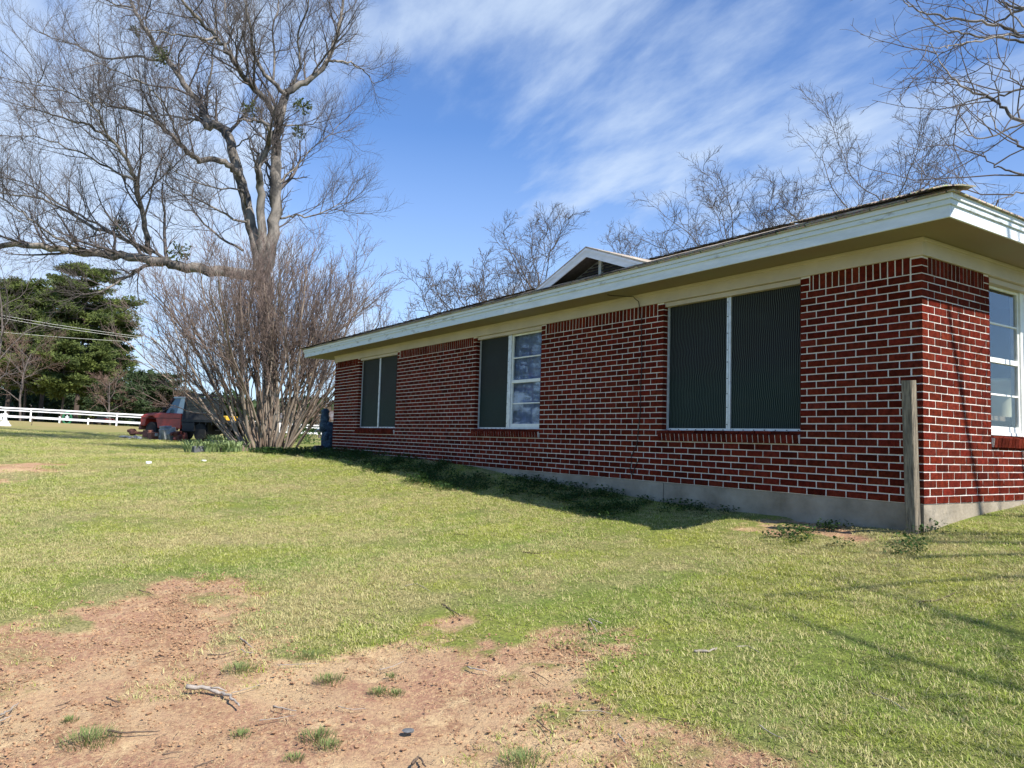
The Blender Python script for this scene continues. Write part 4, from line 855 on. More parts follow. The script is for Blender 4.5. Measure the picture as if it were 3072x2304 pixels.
# ---- mistletoe clumps in the big tree
rm_=np.random.default_rng(77)
def ball(name,c,r,n,m,label,cat,group=None,sq=1.,size=.06):
    mb=MB()
    for i in range(n//9):
        d=rm_.normal(size=3);d/=np.linalg.norm(d);e_=d*r*rm_.uniform(.55,1)*np.array([1,1,sq]);mid=e_*.5+rm_.normal(size=3)*r*.06;mb.tube([np.zeros(3),mid,e_],[.008,.006,.004],3,cap=False)
        for k in range(9):
            p=(e_ if k%3 else mid*1.3)+rm_.normal(size=3)*r*.03;a=rm_.normal(size=3);a/=np.linalg.norm(a);b=np.cross(a,d);s=size*rm_.uniform(.6,1.3);mb.add([e_ if k%3 else mid,p+a*s+d*s*.4,p+b*s*.6+d*s],[(0,1,2)])
    o=mb.build(name,m);o.location=tuple(c);return tag(o,label,cat,group)
ML=[(860,300,1.3,.42,'large mistletoe clump on the upper left limb of the big bare tree'),(720,165,3.,.24,'small mistletoe clump highest on the left limb of the big bare tree'),(1340,590,-.6,.36,'mistletoe clump left of the main fork of the big bare tree'),(1605,565,.8,.36,'mistletoe ball right of the main fork of the big bare tree'),(1585,700,.8,.24,'small mistletoe ball just under the right one by the main trunk'),(640,1210,-.6,.34,'mistletoe clump low on the left branches above the pines'),(950,1340,-.8,.42,'lowest mistletoe clump above the thick left limb')]
for x,y,dz,r,lb in ML: ball('mistletoe',at(x*ZS,y*ZS,BD_+dz),r,int(900*r),'mistletoe',lb,'mistletoe','mistletoe clumps in the big tree')
# ------------------------------------------------------------------ evergreens
def pine(name,px,topy,d,seed,label,group,low=.22,wid=.30,tuft=.75,m='pine_needles',nb=None,card=.34):
    rg=np.random.default_rng(seed);b=at(px,1262,d);b[2]=zz(b[0],b[1])-.15;top=at(px,topy,d);h=top[2]-b[2];e=empty(name,tuple(b),label=label,cat='tree',group=group)
    t=MB();n=12;zs=np.linspace(0,h*.93,n);wob=np.cumsum(rg.normal(size=(n,2))*.05,0);t.tube(np.c_[wob,zs],np.linspace(h*.017,.03,n),8)
    V=[];nb=nb or int(h*4.2)
    for k in range(nb):
        u=(k+rg.uniform())/nb;z=h*(low+(1-low)*u**.9);rmax=h*wid*(math.sin(PI*min(1,(1-u)*.78+.13))**.8)*rg.uniform(.55,1.1);az=rg.uniform(0,2*PI);w0=np.array([np.interp(z,zs,wob[:,0]),np.interp(z,zs,wob[:,1]),z])
        dr=np.array([math.cos(az),math.sin(az),.0]);tip=w0+dr*rmax+np.array([0,0,rmax*rg.uniform(-.05,.35)]);mid=(w0+tip)/2+np.array([0,0,-.06*rmax]);t.tube([w0,mid,tip],[.05+.012*rmax,.03,.012],4,cap=False)
        nc=max(3,int(rmax*2.6))
        for j in range(nc):
            f=rg.uniform(.35,1.05);c=w0*(1-f)+tip*f+rg.normal(size=3)*.10*rmax*np.array([1,1,.35]);rr=tuft*rg.uniform(.6,1.2)
            nk=int(60*tuft)
            dirs=rg.normal(size=(nk,3));dirs[:,2]=dirs[:,2]*.45+.25;dirs/=np.linalg.norm(dirs,axis=1)[:,None];P=c+dirs*rr*rg.uniform(.3,1,(nk,1))*np.array([1,1,.55])
            A=dirs*card*.5+rg.normal(size=(nk,3))*.04;Bv=np.cross(dirs,rg.normal(size=(nk,3)));Bv/=np.linalg.norm(Bv,axis=1)[:,None]+1e-9;Bv*=card*.22
            V.append(np.stack([P-A,P+A*.6+Bv,P+A-Bv*.6],1))
    t.build('trunk','pine_bark',e,smooth=True);tris_obj('crown',np.concatenate(V).reshape(-1,3),m,e);return e
GP='pine trees beyond the white fence'
for i,(px,ty,d,lw,wd_,lb) in enumerate([(225,800,104,.22,.31,'tallest rounded pine tree beyond the fence'),(20,842,112,.25,.30,'tall pine tree at the left edge of the photo'),(118,862,118,.28,.30,'dark pine tree just left of the tallest pine'),(300,940,108,.2,.25,'pine tree on the right shoulder of the pine grove'),
   (70,1010,94,.33,.42,'low spreading pine with bright green boughs at the left'),(180,1030,92,.33,.40,'low spreading pine in front of the tallest pine'),(275,1030,96,.12,.32,'low full pine right of the spreading ones'),(-60,900,100,.25,.34,'pine tree cut by the left edge of the photo')]):
    pine('pine_tree',px,ty,d,100+i,lb,GP,lw,wd_,tuft=1.1 if i<4 else 1.0,card=.5)
pine('cedar_tree',450,1125,100,140,'wide dull grey green cedar behind the red truck','cedars beyond the fence',.02,.62,tuft=.9,m='cedar_leaves',card=.45,nb=60)
pine('cedar_tree',925,1195,95,141,'small dark cedar between the shrub and the house corner','cedars beyond the fence',.02,.42,tuft=.7,m='cedar_leaves',card=.4,nb=40)
pine('cedar_tree',700,1195,110,142,'dark cedar seen through the stems of the shrub','cedars beyond the fence',.02,.42,tuft=.7,m='cedar_leaves',card=.4,nb=40)
pine('cedar_tree',350,1150,90,143,'low brownish cedar left of the wide grey one','cedars beyond the fence',.02,.6,tuft=.8,m='cedar_leaves',card=.4,nb=40)
# evergreen and bare tree out of the frame to the left: they show only as reflections in the bare window
def tree_at(x,y,h,seed,label,kind):
    dd=np.array([x,y,0])-EYE
    rg=np.random.default_rng(seed)
    if kind=='bare':
        t=Tree(seed);t.grow(gnd(x,y),(0,0,1),h*.6,.16,0,BP);return t.build('bare_tree',label,'tree',tm='bark_dark',bm='twig_grey',cut=2,sides=(8,5,3,3,3))
pine('pine_tree',-1330,380,21.8,171,'dark pine left of the lawn, mirrored in the bare window pane',None,.15,.30,tuft=.8,card=.3)
# left reddish bare trees in front of pines
RBP=[dict(n=6,wob=.09,trop=(0,0,.02),tap=.5),dict(num=10,ratio=.75,n=7,wob=.14,trop=(0,0,.03),tap=.3,ang=(30,70),up=.1,rr=.6,rmin=.03,t0=.25),dict(num=9,ratio=.5,n=5,wob=.15,trop=(0,0,.02),tap=.3,ang=(28,60),up=.05,rr=.5,rmin=.018,t0=.2),dict(num=6,ratio=.5,n=4,wob=.15,trop=(0,0,.02),tap=.4,ang=(28,60),up=.05,rr=.5,rmin=.011,t0=.2),dict(num=3,ratio=.5,n=3,wob=.15,trop=(0,0,.02),tap=.4,ang=(28,60),up=.05,rr=.6,rmin=.009,t0=.2)]
for px,ty,d,sd,lb in ((60,900,86,51,'reddish bare tree in front of the left pines'),(-30,560,70,52,'pale bare tree cut by the left edge of the photo'),(330,1060,88,53,'brown bare tree right of the pine grove'),(520,1120,98,54,'pinkish bare tree behind the cab of the red truck'),(600,1150,110,55,'thin bare tree above the flatbed of the truck'),(960,1190,70,56,'tan bare bush tree just left of the far house corner'),(850,1180,100,57,'bare tree between the shrub stems at the right')):
    t=Tree(sd);b=at(px,1270,d);b[2]=zz(b[0],b[1])-.1;top=at(px,ty,d);t.grow(b,(0,0,1),(top[2]-b[2])*.6,.13,0,RBP);t.build('bare_tree',lb,'tree','bare trees beyond the fence',tm='bark_dark',bm='red_twig' if sd in(51,53,54,56) else 'twig_grey',cut=2,sides=(6,4,3,3,3))
# far tree line as one mass (a far-off wood)
rg=np.random.default_rng(8);V=[]
for k in range(9000):
    px=rg.uniform(-500,1350);d=rg.uniform(150,175);b=at(px,1285,d);hh=11.0*(.6+.5*fbm(np.array([px/60.]),np.array([0.]),1.,4)[0])*(1.3 if px<450 else .75);c=np.array([b[0],b[1],.3+hh*rg.uniform()**.8]);a=rg.normal(size=3)*.9;b2=rg.normal(size=3)*.7;V+=[c,c+a,c+b2]
tag(tris_obj('far_woods',V,'cedar_leaves'),kind='stuff')
V=[]
for k in range(15000):
    px=rg.uniform(-500,470);d=rg.uniform(119,138);b=at(px,1285,d);hh=6.5*(.6+.6*fbm(np.array([px/50.]),np.array([3.]),1.,14)[0]);c=np.array([b[0],b[1],.3+hh*rg.uniform()**.8]);a=rg.normal(size=3)*.5;b2=rg.normal(size=3)*.4;V+=[c,c+a,c+b2]
tag(tris_obj('forest_understory',V,'cedar_leaves'),kind='stuff')
# ------------------------------------------------------------------ fence
fA=np.array([-80.2,-4.55]);fB=np.array(_FR[:2]);fdir=(fB-fA)/np.linalg.norm(fB-fA)
P0=fA-fdir*14;P1=fB+fdir*10;LF=np.linalg.norm(P1-P0)
fn=empty('rail_fence',(P0[0],P0[1],zz(*P0)),label='long white painted rail fence along the road behind the yard',cat='fence')
base_=np.array([P0[0],P0[1],zz(*P0)])
def fz(s_): p=P0+fdir*s_;return np.array([p[0],p[1],zz(*p)])-base_
for zt,hh in ((1.16,.14),(.92,.10),(.38,.20)):
    m_=MB();ss=np.arange(0,LF,2.45)
    for a,b in zip(ss[:-1],ss[1:]):
        p=fz(a);q=fz(b);j=rg.uniform(-.015,.015);m_.beam((p[0],p[1],p[2]+zt+j),(q[0],q[1],q[2]+zt+j),.04,hh)
    m_.build('rail','fence_white',fn)
for i,a in enumerate(np.arange(0,LF,2.45)):
    p=fz(a);m_=MB();tall=i%3==0;m_.obox((p[0]+.05,p[1],p[2]+(.5 if tall else .22)),(.13,.13,1.3 if tall else .75));m_.build('post','fence_white',fn)
# wreath, dark wrap on post
wpx=at(200,1255,75.5);wm=MB();an=np.linspace(0,2*PI,30);wm.tube(np.c_[np.zeros(30)+.0,.36*np.cos(an),.55*np.sin(an)],.10,7,cap=False)
wr_=wm.build('wreath','green_wreath');wr_.location=tuple(wpx+np.array([.4,0,0]));tag(wr_,'oval green wreath hanging on the white rail fence','wreath')
cr=MB();cr.obox((.0,0,.05),(.04,.10,.55));cr.obox((0,0,.12),(.045,.36,.10));c_=cr.build('cross','car_white',wr_)
# utility pole and lines
up=at(549,1272,92);up[2]=zz(up[0],up[1]);pe=empty('utility_pole',tuple(up),label='thin wooden utility pole standing behind the red truck',cat='pole')
m_=MB();m_.tube([(0,0,-.3),(0,0,8.6),(0.05,0,11.5)],[.14,.11,.09],8);m_.build('pole','pole_wood',pe,smooth=True);m_=MB();m_.obox((0,0,11.0),(.1,1.8,.12));m_.build('crossarm','pole_wood',pe)
for i,(a,b) in enumerate((((90,948),(430,1006)),((90,956),(430,1012)),((20,985),(430,1022)))):
    p=at(*a,88);q=at(*b,91);d_=(p-q);m_=MB();ends=[q+d_*-.35,p+d_*1.2];pts=[ends[0]*(1-t)+ends[1]*t-np.array([0,0,.5*math.sin(PI*t)]) for t in np.linspace(0,1,12)];m_.tube(pts,.022,4)
    tag(m_.build('power_line','wire_line'),['uppermost power line crossing in front of the pines','middle power line just under the uppermost one','lowest power line crossing in front of the pines'][i],'power line','power lines')
# vehicles and buildings far behind the fence
def far_box_vehicle(px,py,d,L,W,Hh,rz,m,label,cat,name):
    b=at(px,py,d);g=zz(b[0],b[1]);e=empty(name,(b[0],b[1],g),R_(rz),label=label,cat=cat)
    body=MB();body.prism([(-L/2,.35),(-L/2,.85),(-L*.30,.98),(L*.42,.98),(L/2,.85),(L/2,.35)],1,-W/2,W/2);body.build('body',m,e,bevel=.06)
    cab=MB();cab.prism([(-L*.24,.98),(-L*.12,Hh),(L*.34,Hh),(L*.42,.98)],1,-W*.43,W*.43);cab.build('cabin','glass_car',e,bevel=.05)
    rfm=MB();rfm.obox((L*.10,0,Hh+.02),(L*.44,W*.84,.05));rfm.build('roof',m,e,bevel=.02)
    for sx in(-1,1):
        for sy in(-1,1): w_=MB();w_.lathe([(0,-.1),(.33,-.1),(.36,0),(.33,.1),(0,.1)],(sx*L*.32,sy*W*.46,.36),14,1);w_.build('wheel','rubber',e)
    return e
far_box_vehicle(321,1240,100,4.7,1.9,1.75,12,'car_red','dark red vehicle parked beyond the white fence','car','parked_car')
far_box_vehicle(402,1245,104,4.6,1.9,2.3,80,'car_white','pale teal and white vehicle parked beyond the fence behind the red truck','van','parked_van')
far_box_vehicle(930,1262,120,4.6,1.8,1.45,60,'shed_blue','small blue grey car beyond the fence left of the house corner','car','parked_car')
def far_house(px,d,L,W,h,rz,m,label,name='far_house'):
    b=at(px,1270,d);g=zz(b[0],b[1]);e=empty(name,(b[0],b[1],g),R_(rz),label=label,cat='house' if name=='far_house' else 'shed')
    w_=MB();w_.box((-L/2,-W/2,-.2),(L/2,W/2,h));w_.build('wall',m,e);r=MB();r.prism([(-W/2-.4,h),(0,h+W*.22),(W/2+.4,h)],0,-L/2-.4,L/2+.4);r.build('roof','roof_grey',e)
    for i in range(3): q=MB();q.obox((-L*.3+i*L*.3,W/2+.01,h*.55),(1.1,.06,1.1));q.build('window','glass_car',e)
    for i in range(3): q=MB();q.obox((W*.0+L/2+.01,-W*.3+i*W*.3,h*.55),(.06,.9,1.1));q.build('window','glass_car',e)
far_house(15,140,10,7,2.6,20,'shed_blue','blue grey shed under the pines at the left edge','far_shed')
far_house(955,150,14,8,2.8,40,'house_pale','pale far house between the shrub and the brick house corner')
# ------------------------------------------------------------------ red flatbed truck
_t=at(600,1322,33.0);TH=math.atan2(-.427,-.904)
tk=empty('flatbed_truck',(_t[0],_t[1],zz(_t[0],_t[1])),TH,label='old red pickup truck with a pale cab back and black flatbed parked past the shrub',cat='truck')
# local: +x forward, +y left of the truck; origin on the ground under the cab back
bd_=MB();W2_=.98
prof=[(0.02,.55),(0.02,1.16),(1.15,1.18),(1.32,1.17),(2.55,1.10),(2.78,1.02),(2.86,.62),(2.72,.55)]
bd_.prism([(0.02,.50),(0.02,1.15),(1.30,1.17),(2.60,1.10),(2.80,1.02),(2.84,.60),(2.48,.58),(2.42,.86),(2.25,1.0),(1.98,1.02),(1.74,.92),(1.62,.62),(1.58,.50)],1,-W2_,W2_)
body=bd_.build('body','truck_red',tk,bevel=.035)
hd=MB();hd.prism([(1.22,1.175),(2.60,1.105),(2.78,1.05),(2.60,1.15),(1.30,1.24)],1,-.88,.88);hd.build('hood','truck_dark_red',tk,bevel=.03)
tr_=MB();
for sy in(-1,1): tr_.box((.1,sy*W2_-.012,.93),(2.7,sy*W2_+.012,.955))
tr_.build('trim_strip','truck_dark_red',body)
cb2=MB();zc=1.15;zt=1.80
def pil(a,b,w_=.07): cb2.beam(a,b,.09,w_)
for sy in(-1,1): cb2=MB();cb2.beam((1.28,sy*.93,zc),(.82,sy*.80,zt),.09,.07);cb2.build('windshield_pillar','truck_dark_red',tk)
ck=MB()
for sy in (-1,1):
    a0,a1=sy*.93,sy*.80
    ck.add([(.40,a0,zc),(-.02,a0,zc),(-.02,a1,zt),(.34,a1,zt),(.40,a0*.95,zc),(-.02,a0*.95,zc),(-.02,a1*.94,zt),(.34,a1*.94,zt)],[(0,1,2,3),(7,6,5,4),(0,3,7,4),(1,5,6,2)])
ck.add([(-.03,-.93,zc),(-.03,.93,zc),(-.03,.80,zt),(-.03,-.80,zt)],[(0,1,2,3)]);ck.build('cab_back','truck_pale',tk)
rf2=MB();rf2.box((-.04,-.81,zt),(.86,.81,zt+.07));rf2.build('cab_roof','truck_pale',tk,bevel=.04)
for sy in(-1,1): gl=MB();gl.add([(1.20,sy*.92,zc),(.40,sy*.92,zc),(.34,sy*.79,zt),(.84,sy*.79,zt)],[(0,1,2,3)]);gl.build('side_window','glass_car',tk)
ws=MB();ws.add([(1.28,-.9,zc),(1.28,.9,zc),(.84,.78,zt),(.84,-.78,zt)],[(0,1,2,3)]);ws.build('windshield','glass_car',tk)
mi=MB();mi.obox((1.02,1.08,1.30),(.05,.16,.22));mi.build('mirror','flatbed_black',tk)
bp_=MB();bp_.box((2.80,-.95,.42),(2.98,.95,.60));bp_.build('bumper','rust',tk,bevel=.03)
gr2=MB();gr2.box((2.82,-.7,.66),(2.865,.7,.92));gr2.build('grille','flatbed_black',tk)
for sy in(-1,1): h=MB();h.obox((2.85,sy*.78,.80),(.05,.18,.18));h.build('headlight','aluminium',tk)
def wheel(x,y,r=.39,w_=.24,dual=False):
    t_=MB();t_.lathe([(r*.55,-w_/2),(r*.93,-w_/2),(r,-w_*.33),(r,w_*.33),(r*.93,w_/2),(r*.55,w_/2)],(0,0,0),26,1);o=t_.build('wheel','rubber',tk,smooth=False);o.location=(x,y,r)
    h=MB();h.lathe([(0,-w_*.3),(r*.2,-w_*.42),(r*.24,-w_*.2),(r*.5,-w_*.15),(r*.57,-w_*.44),(r*.57,w_*.44),(r*.5,w_*.15),(r*.24,w_*.2),(r*.2,w_*.42),(0,w_*.3)],(0,0,0),20,1);h.build('rim','rim_steel',o)
for sy in(-1,1): wheel(2.08,sy*.84)
for sy in(-1,1): wheel(-1.22,sy*.86);wheel(-1.22,sy*.60)
ch=MB()
for sy in(-1,1): ch.box((-2.5,sy*.42-.04,.50),(1.6,sy*.42+.04,.66))
ch.box((-1.28,-.8,.34),(-1.16,.8,.46));ch.build('chassis','flatbed_black',tk)
fb=MB();fb.box((-2.55,-1.05,.80),(-.10,1.05,.90));
for x in np.arange(-2.4,-.1,.38): fb.box((x,-1.0,.68),(x+.06,1.0,.7995))
fb.build('flatbed','flatbed_black',tk)
for sy in(-1,1): sb_=MB();sb_.box((-.95,sy*1.04-.18 if sy>0 else -1.04,.40),(-.15,1.04 if sy>0 else -1.04+.18,.78));sb_.build('side_box','flatbed_black',tk,bevel=.02)
hr=MB();hr.beam((-.14,-1.0,.905),(-.14,-.86,2.0),.07,.07,(1,0,0));hr.beam((-.14,1.0,.905),(-.14,.86,2.0),.07,.07,(1,0,0));hr.beam((-.14,-.86,2.0),(-.14,.86,2.0),.09,.09);hr.box((-.17,-.98,.905),(-.11,.98,1.22))
for i in range(12):
    z=1.27+i*.06;w_=.98-(z-.9)*.125;hr.box((-.165,-w_,z),(-.115,w_,z+.030))
hr.build('headache_rack','flatbed_black',tk)
for sy in(-1,1): mfl=MB();mfl.box((-1.70,sy*.95-.2*(sy>0),.30),(-1.685,sy*.95+.2*(sy<0),.78));mfl.build('mud_flap','rubber',tk)
# scrap engine parts lying beside the truck
def lump(name,c,parts,m,label,cat,group=None,rz=0):
    e=MB();rgl=np.random.default_rng(int(abs(c[0]*100)))
    for (p,s_) in parts: e.obox(p,s_,Matrix.Rotation(rgl.uniform(-.4,.4),3,'Z')@Matrix.Rotation(rgl.uniform(-.25,.25),3,'X'))
    for k in range(6): e.lathe([(0,-.06),(.07,-.06),(.07,.06),(0,.06)],tuple(np.array(parts[0][0])+rgl.normal(size=3)*np.array(parts[0][1])*.45),10,int(rgl.integers(0,3)))
    o=e.build(name,m,bevel=.015);o.location=(c[0],c[1],zz(c[0],c[1]));o.rotation_euler=(0,0,rz);return tag(o,label,cat,group)
tm=tk.location
def tl(x,y): v=Matrix.Rotation(TH,3,'Z')@Vector((x,y,0));return (tm.x+v.x,tm.y+v.y)
lump('engine_block',tl(-.05,1.6),[((0,0,.30),(.62,.5,.42)),((.1,.05,.52),(.4,.3,.16)),((-.25,0,.18),(.3,.35,.3)),((.3,0,.1),(.25,.3,.16))],'engine_grey','pale grey scrap engine block on the grass beside the red truck','engine',rz=TH)
lump('rusty_casting',tl(.85,1.65),[((0,0,.16),(.42,.34,.30)),((.2,0,.3),(.2,.2,.2))],'rust','rusty brown gearbox between the grey engine and the truck front wheel','gearbox',rz=TH)
lump('rusty_axle',tl(2.1,1.45),[((0,0,.24),(.75,.12,.12)),((.35,0,.28),(.22,.24,.24)),((-.35,0,.22),(.25,.2,.3))],'rust','rusty axle lying under the front bumper of the red truck','axle',rz=TH+.3)
lump('scrap_pile',tl(-.75,1.5),[((0,0,.14),(.4,.4,.26)),((.1,.1,.32),(.25,.3,.16)),((-.1,-.1,.26),(.3,.12,.2))],'truck_dark_red','dark scrap part pile by the flatbed side box of the truck','scrap',rz=TH)
lump('steel_ramp',tl(1.7,2.2),[((0,0,.05),(.9,.3,.06)),((.2,0,.09),(.3,.2,.05))],'engine_grey','low silvery metal piece lying on the ground before the truck wheel','scrap metal',rz=TH)
# yellow machine behind the shrub
ym=at(705,1240,48);e=empty('yellow_tractor',(ym[0],ym[1],zz(ym[0],ym[1])),R_(20),label='yellow and orange tractor half hidden behind the shrub stems',cat='tractor')
m_=MB();m_.box((-1.2,-.35,.6),(.8,.35,.95));m_.box((-.9,-.42,.96),(-.3,.42,1.25));m_.build('body','yellow_paint',e,bevel=.05)
for x,r in((-.7,.6),(.9,.42)):
    for sy in(-1,1): w_=MB();w_.lathe([(0,-.14),(r*.9,-.14),(r,0),(r*.9,.14),(0,.14)],(x,sy*.72,r),20,1);w_.build('wheel','rubber',e)
# ------------------------------------------------------------------ white garden statue
def skin_body(name,joints,edges,m,sub=2):
    me=bpy.data.meshes.new(name);me.from_pydata([j[:3] for j in joints],edges,[]);o=bpy.data.objects.new(name,me);COL.objects.link(o);me.materials.append(M[m])
    md=o.modifiers.new('skin','SKIN');md.use_smooth_shade=True
    for v,j in zip(me.skin_vertices[0].data,joints): v.radius=(j[3],j[3] if len(j)<5 else j[4])
    me.skin_vertices[0].data[0].use_root=True;s2=o.modifiers.new('sub','SUBSURF');s2.levels=s2.render_levels=sub;return o
sp=gp0(12,1287);d_=np.linalg.norm(sp-EYE);sp=at(12,1287,46);sz=zz(sp[0],sp[1])
st=empty('garden_statue',(sp[0],sp[1],sz),R_(100),label='white plaster garden statue on a plinth at the left edge of the lawn',cat='statue')
p_=MB();p_.lathe([(.36,-.02),(.36,.07),(.30,.08),(.28,.16),(.24,.18),(.22,.30),(.0,.30)],(0,0,0),20);p_.build('plinth','statue_stone',st,smooth=False)
J=[(0,0,.42,.11,.09),(0,0,.58,.10,.08),(0,.0,.70,.095,.075),(0,0,.775,.035),(0,-.005,.83,.075,.08),(0,-.01,.895,.06,.065),(.11,0,.70,.04),(.15,-.03,.60,.032),(.08,-.11,.55,.026),(-.11,0,.70,.04),(-.16,-.02,.60,.032),(-.10,-.10,.53,.026),(.07,0,.34,.065),(.07,-.12,.34,.05),(.07,-.13,.20,.04),(-.07,0,.34,.065),(-.08,-.11,.35,.05),(-.08,-.14,.22,.04)]
o_=skin_body('figure',J,[(0,1),(1,2),(2,3),(3,4),(4,5),(2,6),(6,7),(7,8),(2,9),(9,10),(10,11),(0,12),(12,13),(13,14),(0,15),(15,16),(16,17)],'statue_stone');o_.parent=st
# dark blue lumpy column at the far house corner
bc=gp0(981,1362);cx_,cy_=-14.6,.35
bcp=at(981,1300,17.9);cx_,cy_=bcp[0],bcp[1];gz=zz(cx_,cy_);rb2=np.random.default_rng(4);prof=[(.16,-.05),(.17,.12),(.15,.25),(.18,.42),(.155,.55),(.175,.70),(.14,.80),(.10,.86),(.085,.92),(.10,.99),(.07,1.04),(.0,1.05)]
m_=MB();m_.lathe([(.15,-.05),(.165,.05),(.15,.18),(.175,.34),(.15,.48),(.17,.62),(.12,.74),(.0,.76)],(.0,.03,0),18,2,.13,rb2);m_.lathe([(.11,.5),(.12,.66),(.095,.76),(.11,.86),(.085,.96),(.10,1.02),(.05,1.08),(0,1.09)],(0,-.07,0),14,2,.14,rb2);m_.lathe([(.05,.3),(.06,.4),(.05,.5),(0,.52)],(.12,-.05,0),8,2,.1,rb2);o_=m_.build('garden_pillar','blue_glaze',smooth=True);o_.location=(cx_,cy_,gz);o_.scale=(.95,.95,.93);tag(o_,'dark blue mottled garden pillar standing just past the far house corner','pillar')
bx_=at(955,1352,17.6);m_=MB();m_.box((-.09,-.09,-.04),(.09,.09,.16));m_.box((-.075,-.075,.1605),(.075,.075,.17));o_=m_.build('small_box','black_plastic',bevel=.01);o_.location=(bx_[0],bx_[1],zz(bx_[0],bx_[1]));tag(o_,'small black box on the shaded grass beside the blue pillar','box')
# ------------------------------------------------------------------ flower bed edging and irises
def beam_on_ground(name,a,b,h,w_,m,label,cat,group=None):
    a=np.array([*a[:2],zz(*a[:2])]);b=np.array([*b[:2],zz(*b[:2])]);mb=MB();mb.beam(a+[0,0,h/2-.03],b+[0,0,h/2-.03],w_,h);return tag(mb.build(name,m,bevel=.006),label,cat,group)
def g2(x,y,d=None):
    return gp(x,y)
A_=at(578,1366,20.2);B_=at(640,1366,20.6);C_2=at(742,1364,21.2)
beam_on_ground('edging_block',A_,(A_*.35+B_*.65),.20,.18,'grey_block','grey concrete block at the left end of the flower bed edge','block')
beam_on_ground('edging_timber',(A_*.3+B_*.7),C_2,.15,.14,'timber','weathered landscape timber edging the iris bed before the shrub','timber','bed timbers')
D1=at(640,1330,26.5);D2=at(735,1346,23.8);beam_on_ground('edging_timber',D1,D2,.24,.16,'timber','raised brown timber behind the iris bed left of the shrub stems','timber','bed timbers')
ri=np.random.default_rng(12)
def iris(c,n,h):
    V=[]
    for i in range(n):
        a=ri.uniform(0,2*PI);r=.16*ri.uniform()**.5;b=np.array([r*math.cos(a),r*math.sin(a),-.02]);a2=a+ri.uniform(-.9,.9);d=np.array([math.cos(a2),math.sin(a2),0]);s_=np.array([-d[1],d[0],0])*ri.uniform(.014,.026);hh=h*ri.uniform(.6,1.1);l=ri.uniform(.15,.8)*hh
        m1=b+d*l*.3+[0,0,hh*.6];m2=b+d*l*.8+[0,0,hh*.92];t_=b+d*l*1.25+[0,0,hh*.88];V+=[b-s_,b+s_,m1+s_,b-s_,m1+s_,m1-s_,m1-s_,m1+s_,m2+s_*.7,m1-s_,m2+s_*.7,m2-s_*.7,m2-s_*.7,m2+s_*.7,t_]
    o=tris_obj('iris_plant',V,'iris_leaf');o.location=(c[0],c[1],zz(c[0],c[1]));return o
k=0
for d_ in (20.5,21.3,22.2):
    for px in np.arange(568,735,19):
        if ri.uniform()<.16: continue
        c=at(px+ri.uniform(-6,6),1350,d_+ri.uniform(-.2,.2));o_=iris(c,20,.34);tag(o_,'clump of green strap leaved iris in the timber edged bed left of the shrub','iris','iris clumps in the timber edged bed');k+=1
for px in (640,655,672,690):
    c=at(px,1310,27.2);o_=iris(c,34,.42);tag(o_,'taller green iris clump behind the raised brown timber','iris','iris clumps behind the raised timber')
# low shrubs by the fence right of the stems
for i,(px,d_) in enumerate(((905,38),(925,36),(890,41))):
    c=at(px,1315,d_);V=[]
    for q in range(420):
        p=ri.normal(size=3)*np.array([.45,.45,.25])+[0,0,.3];a=ri.normal(size=3)*.05;b=ri.normal(size=3)*.05;V+=[p,p+a,p+b]
    o_=tris_obj('low_bush',V,'leaf_weed');o_.location=(c[0],c[1],zz(c[0],c[1]));tag(o_,['low leafy bush in the middle of three right of the shrub stems','low leafy bush nearest the blue pillar','low leafy bush closest to the shrub stems on their right'][i],'bush','low bushes right of the shrub')
# white plastic tub and flat plastic lid on the grass
def disc(px,py,r,h,label,cat,name):
    g=gp(px,py);mb=MB();mb.lathe([(r*.9,-.01),(r,h*.2),(r,h*.85),(r*.85,h),(0,h)],(0,0,0),18);o=mb.build(name,'paper',smooth=False);o.location=tuple(g);tag(o,label,cat)
disc(446,1392,.055,.055,'small white tub lying on the lawn below the truck','tub','plastic_tub');disc(612,1384,.05,.03,'small flat white plastic lid on the grass below the iris bed','scrap','plastic_lid')
# small dead sapling near the fence
sx=at(94,1284,52);t=Tree(9);t.grow(np.array([sx[0],sx[1],zz(sx[0],sx[1])-.05]),(0,0,1),.65,.025,0,[dict(n=5,wob=.08,trop=(0,0,0),tap=.5),dict(num=6,ratio=.7,n=4,wob=.15,trop=(0,0,-.02),tap=.5,ang=(40,75),up=0,rr=.6,rmin=.008,t0=.5),dict(num=3,ratio=.5,n=3,wob=.15,tap=.5,ang=(30,60),rr=.6,rmin=.005)])
t.build('sapling','tiny bare brown sapling on the lawn right of the white statue','sapling',tm='stick_dark',bm='stick_dark',cut=1,sides=(5,3,3))
